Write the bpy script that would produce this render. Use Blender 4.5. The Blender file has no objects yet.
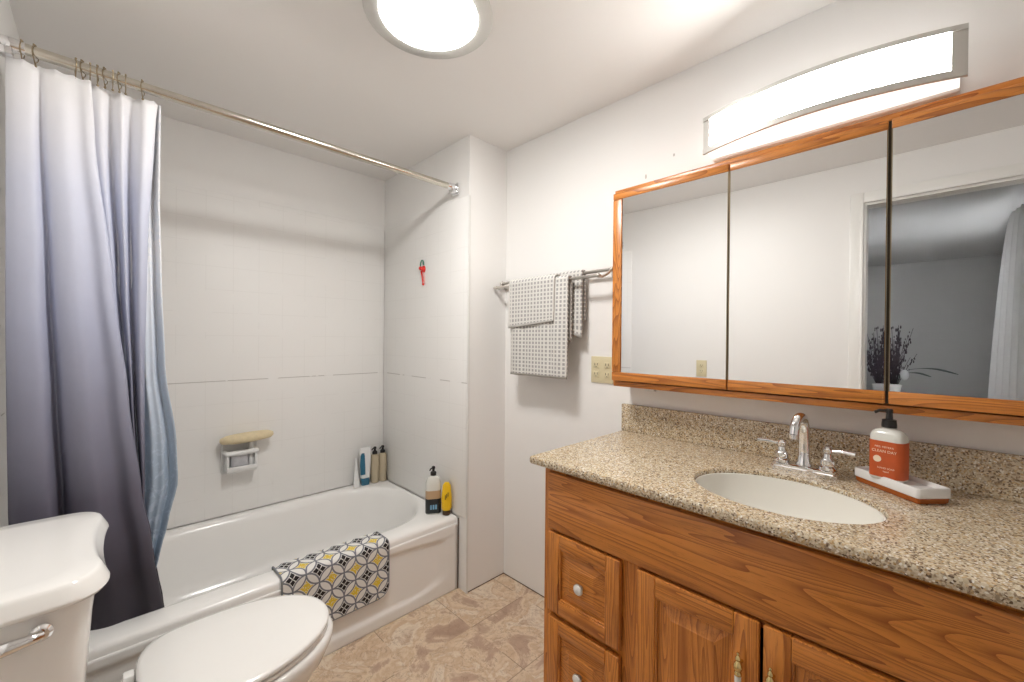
import bpy, bmesh, math, random
from mathutils import Vector, Matrix
random.seed(7)
S = bpy.context.scene
C = S.collection
PI = math.pi
sin, cos = math.sin, math.cos

# ---------------------------------------------------------------- camera
CAM_H = 1.31
def make_camera():
    y, p, r = math.radians(45.4985), math.radians(0.2993), math.radians(0.4963)
    F = Vector((cos(y)*cos(p), sin(y)*cos(p), -sin(p)))
    R = Vector((sin(y), -cos(y), 0)); U = R.cross(F)
    R2 = R*cos(r) + U*sin(r); U2 = R2.cross(F)
    cd = bpy.data.cameras.new('camera'); co = bpy.data.objects.new('camera', cd); C.objects.link(co)
    cd.sensor_width = 36; cd.lens = 414.998/1024*36; cd.clip_start = 0.02
    M = Matrix((R2, U2, -F)).transposed().to_4x4(); M.translation = (0, 0, CAM_H)
    co.matrix_world = M
    S.camera = co
make_camera()

# ---------------------------------------------------------------- world, daylight, exposure
W = bpy.data.worlds.new('world'); S.world = W; W.use_nodes = True
bg = W.node_tree.nodes['Background']; bg.inputs[0].default_value = (0.9, 0.95, 1.0, 1); bg.inputs[1].default_value = 1.2
S.view_settings.view_transform = 'Standard'; S.view_settings.look = 'None'
S.view_settings.exposure = 1.38; S.view_settings.gamma = 1.0; S.view_settings.use_curve_mapping = False
ld = bpy.data.lights.new('window_daylight', 'AREA'); ld.shape = 'RECTANGLE'; ld.size = 1.3; ld.size_y = 1.1; ld.energy = 105; ld.color = (0.97, 0.985, 1.0)
lo = bpy.data.objects.new('window_daylight', ld); C.objects.link(lo); lo.location = (-2.3, -1.05, 2.05); lo.rotation_euler = (math.radians(-55), 0, PI)
CEIL_LIGHT = 32.0
BAR_LIGHT = 12.0

# ---------------------------------------------------------------- material helpers
class NT:
    def __init__(s, name):
        s.m = bpy.data.materials.new(name); s.m.use_nodes = True; s.t = s.m.node_tree; s.n = s.t.nodes
        s.b = s.n['Principled BSDF']
    def add(s, typ, **kw):
        n = s.n.new(typ)
        for k, v in kw.items(): setattr(n, k, v)
        return n
    def link(s, a, b): s.t.links.new(a, b)
    def val(s, sock, v):
        if hasattr(v, 'is_output') or isinstance(v, bpy.types.NodeSocket): s.link(v, sock)
        else: sock.default_value = v
    def math(s, op, a, b=0.0, c=None):
        n = s.add('ShaderNodeMath', operation=op); s.val(n.inputs[0], a); s.val(n.inputs[1], b)
        if c is not None: s.val(n.inputs[2], c)
        return n.outputs[0]
    def obj(s): return s.add('ShaderNodeTexCoord').outputs['Object']
    def uv(s): return s.add('ShaderNodeTexCoord').outputs['UV']
    def sep(s, v):
        n = s.add('ShaderNodeSeparateXYZ'); s.link(v, n.inputs[0]); return n.outputs
    def map(s, v, scale=(1,1,1), loc=(0,0,0), rot=(0,0,0)):
        n = s.add('ShaderNodeMapping'); s.link(v, n.inputs[0]); n.inputs['Scale'].default_value = scale
        n.inputs['Location'].default_value = loc; n.inputs['Rotation'].default_value = rot; return n.outputs[0]
    def noise(s, v, scale, detail=4, rough=0.55, dist=0):
        n = s.add('ShaderNodeTexNoise'); s.link(v, n.inputs['Vector']); n.inputs['Scale'].default_value = scale
        n.inputs['Detail'].default_value = detail; n.inputs['Roughness'].default_value = rough; n.inputs['Distortion'].default_value = dist
        return n.outputs[0]
    def voro(s, v, scale, out='Distance', feature='F1'):
        n = s.add('ShaderNodeTexVoronoi', feature=feature); s.link(v, n.inputs['Vector']); n.inputs['Scale'].default_value = scale
        return n.outputs[out]
    def ramp(s, f, stops, interp='LINEAR'):
        n = s.add('ShaderNodeValToRGB'); s.link(f, n.inputs[0]); e = n.color_ramp; e.interpolation = interp
        while len(e.elements) < len(stops): e.elements.new(0.5)
        for el, (p, c) in zip(e.elements, stops): el.position = p; el.color = (*c, 1)
        return n.outputs[0]
    def mix(s, f, a, b, mode='MIX'):
        n = s.add('ShaderNodeMix', data_type='RGBA', blend_type=mode)
        s.val(n.inputs[0], f)
        for i, v in ((6, a), (7, b)):
            if isinstance(v, tuple): n.inputs[i].default_value = (*v, 1)
            else: s.link(v, n.inputs[i])
        return n.outputs[2]
    def bump(s, h, strength=0.3, dist=0.002):
        n = s.add('ShaderNodeBump'); s.link(h, n.inputs['Height']); n.inputs['Strength'].default_value = strength
        n.inputs['Distance'].default_value = dist; s.link(n.outputs[0], s.b.inputs['Normal'])
    def set(s, color=None, rough=None, metal=None, **kw):
        if color is not None:
            if isinstance(color, tuple): s.b.inputs['Base Color'].default_value = (*color, 1)
            else: s.link(color, s.b.inputs['Base Color'])
        if rough is not None: s.val(s.b.inputs['Roughness'], rough)
        if metal is not None: s.b.inputs['Metallic'].default_value = metal
        for k, v in kw.items(): s.b.inputs[k].default_value = v
        return s.m
def srgb(r, g, b):
    f = lambda c: (c/255/12.92) if c/255 <= 0.04045 else ((c/255+0.055)/1.055)**2.4
    return (f(r), f(g), f(b))
def simple(name, color, rough=0.5, metal=0.0, nscale=0, namt=0.06, **kw):
    n = NT(name)
    if nscale:
        o = n.obj(); f = n.noise(o, nscale, 3)
        col = n.mix(f, tuple(c*(1-namt) for c in color), tuple(min(1, c*(1+namt)) for c in color))
        n.set(col, rough, metal, **kw)
    else: n.set(color, rough, metal, **kw)
    return n.m

def m_paint(name, col, bump=0.08, scale=120):
    n = NT(name); o = n.obj()
    c = n.mix(n.noise(o, 2.5, 4), tuple(x*0.975 for x in col), col)
    n.set(c, 0.5); n.bump(n.noise(o, scale, 3), bump, 0.002); return n.m
def m_tile(axis):
    # small square wall tiles painted over: barely visible joints; axis = horizontal axis of the wall
    n = NT('painted_tile_'+axis); s = n.sep(n.obj()); h = s[0] if axis == 'x' else s[1]; off = 0.246 if axis == 'x' else 0.07
    def joint(v, offset, w):
        a = n.math('DIVIDE', n.math('SUBTRACT', v, offset), 0.117)
        fr = n.math('ABSOLUTE', n.math('SUBTRACT', n.math('FRACT', n.math('ADD', a, 50.5)), 0.5))
        return n.math('LESS_THAN', fr, w)
    j = n.math('MAXIMUM', joint(h, off, 0.014), joint(s[2], 1.08, 0.014))
    z = s[2]
    wob = n.noise(n.obj(), 7, 2)
    crack = n.math('MULTIPLY', n.math('LESS_THAN', n.math('ABSOLUTE', n.math('SUBTRACT', z, 1.08)), 0.0022), n.math('GREATER_THAN', wob, 0.46))
    fade = n.math('MULTIPLY', j, n.math('GREATER_THAN', n.noise(n.obj(), 5, 3), 0.45))
    base = n.mix(n.noise(n.obj(), 3, 3), (0.885, 0.873, 0.853), (0.915, 0.903, 0.883))
    c = n.mix(n.math('MULTIPLY', fade, 0.09), base, (0.45, 0.43, 0.40))
    c = n.mix(n.math('MULTIPLY', crack, 0.5), c, (0.30, 0.27, 0.24))
    n.set(c, 0.45); hgt = n.math('SUBTRACT', n.math('MULTIPLY', n.noise(n.obj(), 70, 3), 0.35), j)
    n.bump(hgt, 0.12, 0.002); return n.m
def m_oak(name, axis, dark=1.0):
    # axis = grain direction
    n = NT(name); o = n.obj()
    rnd = n.add('ShaderNodeObjectInfo').outputs['Random']
    off = n.add('ShaderNodeCombineXYZ'); 
    for i in range(3): n.link(n.math('MULTIPLY', rnd, 7.3+i*3.1), off.inputs[i])
    va = n.add('ShaderNodeVectorMath', operation='ADD'); n.link(o, va.inputs[0]); n.link(off.outputs[0], va.inputs[1]); o = va.outputs[0]
    long_, cross = 0.7, 9.0
    sc = {'x': (long_, cross, cross), 'y': (cross, long_, cross), 'z': (cross, cross, long_)}[axis]
    p = n.map(o, sc)
    big = n.noise(p, 1.15, 2, 0.45, 0.3)
    rings = n.math('FRACT', n.math('MULTIPLY', big, 24))
    saw = n.math('POWER', rings, 2.6)
    fine = n.noise(n.map(o, tuple(s*5 if s > 2 else s*2.5 for s in sc)), 5, 3, 0.7)
    pores = n.math('GREATER_THAN', fine, 0.56)
    k = dark
    base = n.mix(saw, tuple(c*k for c in srgb(214, 138, 60)), tuple(c*k for c in srgb(146, 78, 26)))
    base = n.mix(n.math('MULTIPLY', pores, 0.35), base, tuple(c*k for c in srgb(124, 60, 18)))
    tone = n.noise(p, 0.5, 2)
    base = n.mix(n.math('MULTIPLY', tone, 0.35), base, tuple(c*k for c in srgb(200, 120, 48)))
    n.set(base, 0.33); n.b.inputs['Coat Weight'].default_value = 0.25; n.b.inputs['Coat Roughness'].default_value = 0.2
    n.bump(fine, 0.12, 0.001); return n.m
def m_granite():
    n = NT('speckled_granite'); o = n.obj()
    cell = n.add('ShaderNodeTexVoronoi'); n.link(o, cell.inputs['Vector']); cell.inputs['Scale'].default_value = 300
    r = n.sep(cell.outputs['Color'])[0]
    g = n.sep(cell.outputs['Color'])[1]
    base = n.ramp(r, [(0.0, srgb(112, 92, 74)), (0.10, srgb(158, 136, 112)), (0.24, srgb(196, 178, 150)), (0.5, srgb(212, 198, 172)), (0.78, srgb(222, 208, 182)), (0.93, srgb(240, 234, 222))], 'CONSTANT')
    warm = n.math('GREATER_THAN', g, 0.86)
    c = n.mix(n.math('MULTIPLY', warm, 0.7), base, srgb(196, 160, 108))
    c = n.mix(n.math('MULTIPLY', n.math('GREATER_THAN', n.noise(o, 90, 2), 0.62), 0.5), c, srgb(120, 98, 78))
    n.set(c, 0.16); return n.m
def m_floor():
    n = NT('stone_look_vinyl'); o = n.obj(); s = n.sep(o)
    w = 0.328
    def cellpos(v, off): return n.math('DIVIDE', n.math('SUBTRACT', v, off), w)
    a, b = cellpos(s[0], 1.19), cellpos(s[1], 1.458)
    def joint(q): return n.math('LESS_THAN', n.math('ABSOLUTE', n.math('SUBTRACT', n.math('FRACT', n.math('ADD', q, 50.5)), 0.5)), 0.0055)
    j = n.math('MAXIMUM', joint(a), joint(b))
    idx = n.add('ShaderNodeCombineXYZ'); n.link(n.math('FLOOR', a), idx.inputs[0]); n.link(n.math('FLOOR', b), idx.inputs[1])
    wn = n.add('ShaderNodeTexWhiteNoise', noise_dimensions='3D'); n.link(idx.outputs[0], wn.inputs['Vector'])
    va = n.add('ShaderNodeVectorMath', operation='MULTIPLY_ADD'); n.link(wn.outputs['Color'], va.inputs[0]); va.inputs[1].default_value = (9, 9, 9); n.link(o, va.inputs[2])
    q = va.outputs[0]
    big = n.noise(q, 5.0, 7, 0.62, 0.9)
    c = n.ramp(big, [(0.30, srgb(166, 136, 114)), (0.41, srgb(186, 156, 132)), (0.47, srgb(222, 200, 172)), (0.54, srgb(200, 170, 138)), (0.60, srgb(226, 210, 188)), (0.68, srgb(190, 162, 136))])
    vein = n.math('ABSOLUTE', n.math('SUBTRACT', n.noise(q, 9, 5, 0.6, 2.2), 0.5))
    c = n.mix(n.math('MULTIPLY', n.math('LESS_THAN', vein, 0.012), 0.45), c, srgb(140, 108, 86))
    c = n.mix(n.math('MULTIPLY', n.noise(q, 45, 3), 0.25), c, srgb(196, 176, 160))
    c = n.mix(n.math('MULTIPLY', n.math('MULTIPLY', j, n.math('GREATER_THAN', n.noise(o, 2.6, 2), 0.48)), 0.6), c, srgb(110, 84, 66))
    n.set(c, 0.42); return n.m
def m_curtain():
    n = NT('ombre_curtain_fabric'); o = n.obj(); z = n.sep(o)[2]
    t = n.math('DIVIDE', n.math('SUBTRACT', z, 0.3), 1.8)
    t = n.math('ADD', t, n.math('MULTIPLY', n.math('SUBTRACT', n.noise(o, 6, 3), 0.5), 0.05))
    c = n.ramp(t, [(0.0, srgb(42, 37, 44)), (0.12, srgb(58, 53, 64)), (0.28, srgb(98, 96, 112)), (0.42, srgb(134, 135, 153)), (0.58, srgb(168, 172, 193)), (0.8, srgb(205, 209, 226)), (0.93, srgb(240, 240, 245)), (1.0, srgb(247, 246, 246))])
    n.set(c, 0.6); n.bump(n.noise(o, 25, 3), 0.15, 0.004)
    return n.m
def m_liner():
    n = NT('blue_liner_fabric'); o = n.obj(); z = n.sep(o)[2]
    t = n.math('DIVIDE', n.math('SUBTRACT', z, 0.4), 1.6)
    c = n.ramp(t, [(0.0, srgb(132, 150, 170)), (0.3, srgb(160, 176, 194)), (0.55, srgb(204, 213, 226)), (0.75, srgb(240, 241, 245))])
    c = n.mix(n.math('MULTIPLY', n.math('GREATER_THAN', n.noise(o, 22, 5, 0.7, 1.5), 0.55), 0.28), c, srgb(206, 220, 236))
    n.set(c, 0.55); return n.m
def m_mat():
    n = NT('lattice_bath_mat_fabric'); u = n.sep(n.uv())
    C_ = 0.1
    x = n.math('DIVIDE', u[0], C_); y = n.math('DIVIDE', u[1], C_)
    def loc(v, off): return n.math('SUBTRACT', n.math('FRACT', n.math('ADD', v, 50.5 + off)), 0.5)
    ax, ay, bx, by = loc(x, 0), loc(y, 0), loc(x, 0.5), loc(y, 0.5)
    def ring(px, py, R=0.5, w=0.030):
        d = n.math('SQRT', n.math('ADD', n.math('MULTIPLY', px, px), n.math('MULTIPLY', py, py)))
        return n.math('LESS_THAN', n.math('ABSOLUTE', n.math('SUBTRACT', d, R)), w)
    rg = None
    for cx in (-1, 0, 1):
        for cy in (-1, 0, 1):
            if cx and cy: continue
            r = ring(n.math('SUBTRACT', ax, float(cx)), n.math('SUBTRACT', ay, float(cy)))
            rg = r if rg is None else n.math('MAXIMUM', rg, r)
            r = ring(n.math('SUBTRACT', bx, float(cx)), n.math('SUBTRACT', by, float(cy)))
            rg = n.math('MAXIMUM', rg, r)
    # four pointed star: outside the four circles around it and within a small square
    def star(px, py, lim):
        m_ = n.math('MAXIMUM', n.math('ABSOLUTE', px), n.math('ABSOLUTE', py))
        # concave sides: outside the circles centred at (+-.5,+-.5)
        qx = n.math('SUBTRACT', n.math('ABSOLUTE', px), 0.5)
        qy = n.math('SUBTRACT', n.math('ABSOLUTE', py), 0.5)
        qa = n.math('SQRT', n.math('ADD', n.math('MULTIPLY', qx, qx), n.math('MULTIPLY', qy, qy)))
        return n.math('MULTIPLY', n.math('GREATER_THAN', qa, 0.55), n.math('LESS_THAN', m_, lim))
    def gap(px, py, w):
        a = n.math('ABSOLUTE', n.math('SUBTRACT', n.math('ABSOLUTE', px), n.math('ABSOLUTE', py)))
        return n.math('LESS_THAN', a, w)
    sb = n.math('MULTIPLY', star(ax, ay, 0.25), n.math('SUBTRACT', 1.0, gap(ax, ay, 0.02)))
    dot = n.math('LESS_THAN', n.math('MAXIMUM', n.math('ABSOLUTE', ax), n.math('ABSOLUTE', ay)), 0.05)
    sy = star(bx, by, 0.27)
    sy = n.math('MULTIPLY', sy, n.math('GREATER_THAN', n.noise(n.map(n.uv(), (1, 1, 1)), 160, 2), 0.40))
    c = n.mix(rg, srgb(228, 226, 222), srgb(120, 122, 130))
    c = n.mix(sb, c, srgb(40, 36, 38)); c = n.mix(sy, c, srgb(224, 194, 66))
    c = n.mix(n.math('MULTIPLY', dot, 0.4), c, srgb(120, 116, 112))
    n.set(c, 0.85); n.bump(n.noise(n.uv(), 600, 2), 0.2, 0.001); return n.m
def m_towel(cu=0.02):
    n = NT('waffle_towel_cloth'); u = n.sep(n.uv())
    fx = n.math('ABSOLUTE', n.math('SUBTRACT', n.math('FRACT', n.math('DIVIDE', u[0], 0.021)), 0.5))
    fy = n.math('ABSOLUTE', n.math('SUBTRACT', n.math('FRACT', n.math('DIVIDE', u[1], 0.019)), 0.5))
    d = n.math('MAXIMUM', n.math('MULTIPLY', fx, 1.15), fy)
    sq = n.math('LESS_THAN', d, 0.31)
    edge = n.math('LESS_THAN', u[1], 0.010)
    sq = n.math('MULTIPLY', sq, n.math('GREATER_THAN', u[0], 0.012))
    sq = n.math('MULTIPLY', sq, n.math('SUBTRACT', 1.0, edge))
    c = n.mix(sq, srgb(216, 213, 208), srgb(160, 158, 156))
    c = n.mix(n.math('MULTIPLY', edge, 0.8), c, srgb(182, 179, 174))
    n.set(c, 0.9); n.bump(n.math('ADD', n.math('MULTIPLY', d, 1.0), n.math('MULTIPLY', n.noise(n.uv(), 900, 2), 0.4)), 0.5, 0.003); return n.m
def m_sheer():
    n = NT('white_sheer_fabric'); o = n.obj(); n.set(n.mix(n.noise(o, 30, 3), (0.78, 0.78, 0.78), (0.88, 0.88, 0.88)), 0.8)
    tr = n.add('ShaderNodeBsdfTranslucent'); tr.inputs[0].default_value = (0.9, 0.9, 0.9, 1)
    mx = n.add('ShaderNodeMixShader'); mx.inputs[0].default_value = 0.12
    n.link(n.b.outputs[0], mx.inputs[1]); n.link(tr.outputs[0], mx.inputs[2]); n.link(mx.outputs[0], n.n['Material Output'].inputs[0]); return n.m
def m_emit(name, col, st):
    n = NT(name); n.set((0.9, 0.9, 0.9), 0.4); n.b.inputs['Emission Color'].default_value = (*col, 1); n.b.inputs['Emission Strength'].default_value = st; return n.m
def m_glass(name):
    n = NT(name); n.set((1, 1, 1), 0.0); n.b.inputs['Transmission Weight'].default_value = 1.0; n.b.inputs['IOR'].default_value = 1.05; return n.m

M = dict(
    wall=m_paint('white_wall_paint', (0.885, 0.872, 0.853)), ceiling=m_paint('ceiling_paint', (0.92, 0.90, 0.88), 0.12, 60),
    bedwall=m_paint('grey_bedroom_paint', (0.52, 0.515, 0.51)), trim=simple('white_trim_paint', (0.86, 0.85, 0.82), 0.3, nscale=4, namt=0.02),
    tilex=m_tile('x'), tiley=m_tile('y'), floor=m_floor(), carpet=simple('bedroom_carpet', (0.35, 0.32, 0.29), 0.95, nscale=300, namt=0.2),
    oak_y=m_oak('oak_grain_along', 'y'), oak_z=m_oak('oak_grain_upright', 'z'), oak_dark=m_oak('oak_shadow_gap', 'z', 0.45),
    granite=m_granite(), porcelain=simple('white_porcelain', (0.88, 0.865, 0.835), 0.08, nscale=3, namt=0.015),
    enamel=simple('white_tub_enamel', (0.89, 0.878, 0.855), 0.18, nscale=3, namt=0.015), sinkc=simple('bone_sink_porcelain', (0.86, 0.835, 0.77), 0.22, nscale=3, namt=0.015),
    chrome=simple('polished_chrome', (0.82, 0.82, 0.83), 0.08, 1.0, nscale=5, namt=0.03), nickel=simple('brushed_nickel', (0.60, 0.57, 0.53), 0.28, 1.0, nscale=20, namt=0.06),
    rodm=simple('worn_steel_rod', (0.62, 0.59, 0.52), 0.2, 1.0, nscale=30, namt=0.15), bronze=simple('bronze_ring_metal', (0.36, 0.29, 0.19), 0.35, 1.0, nscale=50, namt=0.1),
    lampmetal=simple('satin_lamp_metal', (0.62, 0.61, 0.58), 0.42, 0.7, nscale=10, namt=0.03),
    brass=simple('polished_brass', (0.72, 0.56, 0.26), 0.16, 1.0, nscale=30, namt=0.05), knobw=simple('white_ceramic_knob', (0.80, 0.79, 0.76), 0.12, nscale=20, namt=0.02),
    mirror=simple('mirror_silver', (0.88, 0.885, 0.885), 0.0, 1.0), strip=simple('dark_bronze_strip', (0.06, 0.045, 0.03), 0.4, 0.6, nscale=10),
    curtain=m_curtain(), liner=m_liner(), mat=m_mat(), matedge=simple('grey_mat_binding', srgb(128, 131, 136), 0.85, nscale=80), towel=m_towel(),
    cream=simple('almond_plastic', srgb(216, 205, 170), 0.35, nscale=10, namt=0.02), slot=simple('dark_slot', (0.05, 0.04, 0.03), 0.6, nscale=10),
    black=simple('black_plastic', (0.015, 0.014, 0.014), 0.3, nscale=20), orange=simple('orange_label_paper', srgb(196, 86, 36), 0.5, nscale=40, namt=0.12),
    milky=simple('milky_clear_plastic', (0.72, 0.72, 0.67), 0.18, nscale=8, namt=0.02), labelw=simple('cream_print', srgb(240, 222, 196), 0.5, nscale=30, namt=0.03),
    amber=simple('amber_glaze', srgb(176, 92, 34), 0.12, nscale=12, namt=0.1), dish=simple('white_tray_glaze', (0.84, 0.83, 0.81), 0.12, nscale=5, namt=0.02),
    white=simple('white_plastic', (0.80, 0.80, 0.79), 0.3, nscale=20, namt=0.02), teal=simple('teal_print', srgb(44, 106, 134), 0.35, nscale=20),
    sand=simple('sand_bottle_plastic', srgb(190, 176, 150), 0.35, nscale=20, namt=0.03), yellow=simple('yellow_bottle_plastic', srgb(236, 192, 30), 0.3, nscale=20, namt=0.04),
    brown=simple('brown_cap_plastic', srgb(74, 52, 30), 0.35, nscale=20), tan=simple('tan_print', srgb(190, 160, 126), 0.4, nscale=30), navy=simple('dark_label_print', srgb(38, 42, 44), 0.4, nscale=30),
    blueprint=simple('pale_blue_print', srgb(120, 170, 200), 0.4, nscale=30), sponge=simple('tan_loofah', srgb(222, 206, 170), 0.9, nscale=60, namt=0.12),
    red=simple('red_plastic', srgb(224, 52, 44), 0.3, nscale=20), pink=simple('pale_pink_plastic', srgb(240, 180, 178), 0.3, nscale=20), green=simple('green_plastic', srgb(60, 130, 110), 0.35, nscale=20),
    soap=simple('wrapped_soap', srgb(196, 196, 200), 0.4, nscale=60, namt=0.2), glow=m_emit('lit_ceiling_diffuser', (1.0, 0.98, 0.95), CEIL_LIGHT), glowbar=m_emit('lit_bar_diffuser', (1.0, 0.985, 0.955), BAR_LIGHT),
    caulk=simple('white_caulk', (0.78, 0.77, 0.74), 0.5, nscale=30, namt=0.03), dirt=simple('dark_caulk_gap', srgb(92, 72, 56), 0.8, nscale=60, namt=0.3), dark=simple('dark_cavity', (0.03, 0.02, 0.015), 0.8, nscale=10),
    sheer=m_sheer(), twig=simple('dry_plum_twigs', srgb(70, 60, 66), 0.9, nscale=60, namt=0.3), wood=simple('grey_dresser_wood', srgb(96, 90, 86), 0.5, nscale=12, namt=0.2),
    glass=m_glass('clear_window_glass'), blade=simple('grey_green_blade', srgb(96, 104, 100), 0.7, nscale=20), gasket=simple('grey_rubber', srgb(120, 118, 112), 0.6, nscale=20),
)

# ---------------------------------------------------------------- mesh helpers
def NB(): return bmesh.new()
def box(bm, x0, x1, y0, y1, z0, z1, bev=0.0, seg=2, mi=0, rot=None, at=None):
    r = bmesh.ops.create_cube(bm, size=1.0); vs = r['verts']
    for v in vs: v.co = Vector(((x0+x1)/2 + v.co.x*(x1-x0), (y0+y1)/2 + v.co.y*(y1-y0), (z0+z1)/2 + v.co.z*(z1-z0)))
    fs = set(f for v in vs for f in v.link_faces)
    for f in fs: f.material_index = mi
    if bev > 0:
        es = list(set(e for v in vs for e in v.link_edges))
        bmesh.ops.bevel(bm, geom=es, offset=bev, segments=seg, profile=0.5, affect='EDGES', clamp_overlap=True)
    return bm
def loft(bm, rings, cap0=True, cap1=True, closed=True, mi=0):
    R = [[bm.verts.new(p) for p in r] for r in rings]; n = len(R[0]); fs = []
    for a, b in zip(R, R[1:]):
        for i in range(n if closed else n-1):
            j = (i+1) % n
            try: fs.append(bm.faces.new((a[i], a[j], b[j], b[i])))
            except ValueError: pass
    if closed and cap0: fs.append(bm.faces.new(list(reversed(R[0]))))
    if closed and cap1: fs.append(bm.faces.new(R[-1]))
    for f in fs: f.material_index = mi
    return R
def lathe(bm, prof, c=(0,0,0), n=24, mi=0, axis='z', cap=True):
    rings = []
    for r, h in prof:
        ring = []
        for i in range(n):
            a = 2*PI*i/n; p = (r*cos(a), r*sin(a), h)
            if axis == 'x': p = (h, r*cos(a), r*sin(a))
            if axis == 'y': p = (r*sin(a), h, r*cos(a))
            ring.append((c[0]+p[0], c[1]+p[1], c[2]+p[2]))
        rings.append(ring)
    return loft(bm, rings, cap, cap, mi=mi)
def smoothpath(pts, k=6):
    P = [Vector(p) for p in pts]; out = []
    for i in range(len(P)-1):
        p0 = P[max(i-1, 0)]; p1 = P[i]; p2 = P[i+1]; p3 = P[min(i+2, len(P)-1)]
        for j in range(k):
            t = j/k
            out.append(0.5*((2*p1)+(p2-p0)*t+(2*p0-5*p1+4*p2-p3)*t*t+(3*p1-p0-3*p2+p3)*t**3))
    out.append(P[-1]); return out
def tube(bm, pts, r, n=12, mi=0, cap=True, smooth=0):
    P = smoothpath(pts, smooth) if smooth else [Vector(p) for p in pts]
    rr = r if callable(r) else (lambda t: r)
    up = Vector((0, 0, 1)); rings = []
    d0 = (P[1]-P[0]).normalized()
    if abs(d0.dot(up)) > 0.95: up = Vector((1, 0, 0))
    for i, p in enumerate(P):
        d = (P[min(i+1, len(P)-1)] - P[max(i-1, 0)]).normalized()
        a = d.cross(up)
        if a.length < 1e-4: a = d.orthogonal()
        a.normalize(); b = d.cross(a).normalized(); up = -b if b.dot(up) < 0 else b
        a = d.cross(up).normalized(); b = up
        q = rr(i/(len(P)-1))
        rings.append([p + a*q*cos(2*PI*k/n) + b*q*sin(2*PI*k/n) for k in range(n)])
    loft(bm, rings, cap, cap, mi=mi); return bm
def ball(bm, c, r, sx=1, sy=1, sz=1, mi=0, seg=16):
    res = bmesh.ops.create_uvsphere(bm, u_segments=seg, v_segments=max(6, seg//2), radius=r)
    for v in res['verts']: v.co = Vector((c[0]+v.co.x*sx, c[1]+v.co.y*sy, c[2]+v.co.z*sz))
    for f in set(f for v in res['verts'] for f in v.link_faces): f.material_index = mi
def mats_of(m): return m if isinstance(m, (list, tuple)) else [m]
def obj(name, bm, m, parent=None, smooth=True, angle=35, solid=0, recalc=True, offset=0.0):
    if recalc: bmesh.ops.recalc_face_normals(bm, faces=bm.faces[:])
    me = bpy.data.meshes.new(name); bm.to_mesh(me); bm.free()
    for k in mats_of(m): me.materials.append(k)
    if smooth:
        for p in me.polygons: p.use_smooth = True
        me.set_sharp_from_angle(angle=math.radians(angle))
    o = bpy.data.objects.new(name, me); C.objects.link(o)
    if parent is not None:
        o.parent = parent; o.matrix_parent_inverse = parent_world(parent).inverted()
    if solid:
        s = o.modifiers.new('thickness', 'SOLIDIFY'); s.thickness = solid; s.offset = offset
    return o
def parent_world(p):
    m = p.matrix_basis.copy(); q = p
    while q.parent is not None:
        m = q.parent.matrix_basis @ q.matrix_parent_inverse @ m if False else (q.parent.matrix_basis @ (q.matrix_parent_inverse @ m)); q = q.parent
    return m
def tag(o, label, cat, group=None, kind=None):
    o['label'] = label; o['category'] = cat
    if group: o['group'] = group
    if kind: o['kind'] = kind
    return o
def thing(name, label, cat, loc, group=None):
    o = bpy.data.objects.new(name, None); C.objects.link(o); o.location = loc; o.empty_display_size = 0.05
    return tag(o, label, cat, group)
def struct(name, bm, m, parent=None, **kw):
    o = obj(name, bm, m, parent, **kw)
    if parent is None: o['kind'] = 'structure'
    return o
def sbox(name, m, *b, **kw): return struct(name, box(NB(), *b, **kw), m, smooth=False)
def dup(root, loc, label=None, rotz=None):
    def cp(o, par):
        c = o.copy(); C.objects.link(c); c.parent = par
        for ch in list(o.children): cp(ch, c)
        return c
    r = cp(root, None); r.location = loc
    if rotz is not None: r.rotation_euler = (0, 0, rotz)
    if label: r['label'] = label
    return r

# ---------------------------------------------------------------- room numbers
XL, XR = -0.215, 1.595          # toilet wall, vanity wall
XE = 1.3255                     # tub end wall
YR, YB = 1.674, 2.565           # return face, tub back wall
HC = 2.352; YF = -1.05          # ceiling, wall behind the camera
TW = 2.042                      # top of the tile
TUBZ = 0.379; YT = 1.742

# ---------------------------------------------------------------- structure
sbox('floor', M['floor'], XL-0.1, XR+0.1, YF-0.1, YB+0.1, -0.06, 0.0)
sbox('ceiling', M['ceiling'], XL-0.1, XR+0.1, YF-0.1, YB+0.1, HC, HC+0.06)
sbox('wall_right', M['wall'], XR, XR+0.1, YF-0.1, YB+0.1, 0, HC)
sbox('wall_back', M['wall'], XL-0.1, XE+0.02, YB+0.007, YB+0.1, 0, HC)
sbox('wall_alcove', M['wall'], XE+0.005, XR, YR, YB+0.007, 0, HC)
sbox('wall_front', M['wall'], XL-0.1, XR, YF-0.1, YF, 0, HC)
def left_wall():
    bm = NB()
    box(bm, XL-0.1, XL, 0.292, YB+0.007, 0, HC); box(bm, XL-0.1, XL, YF, -0.44, 0, HC); box(bm, XL-0.1, XL, -0.44, 0.292, 2.11, HC)
    struct('wall_left', bm, M['wall'], smooth=False)
left_wall()
def tile_panel(name, m, x0, x1, y0, y1):
    struct(name, box(NB(), x0, x1, y0, y1, TUBZ+0.004, TW, bev=0.004), m, smooth=True)
tile_panel('wall_tile_back', M['tilex'], XL+0.008, XE, YB, YB+0.006)
tile_panel('wall_tile_end', M['tiley'], XE, XE+0.0045, YR+0.004, YB-0.001)
tile_panel('wall_tile_left', M['tiley'], XL+0.0005, XL+0.0075, YR, YB-0.001)
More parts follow.
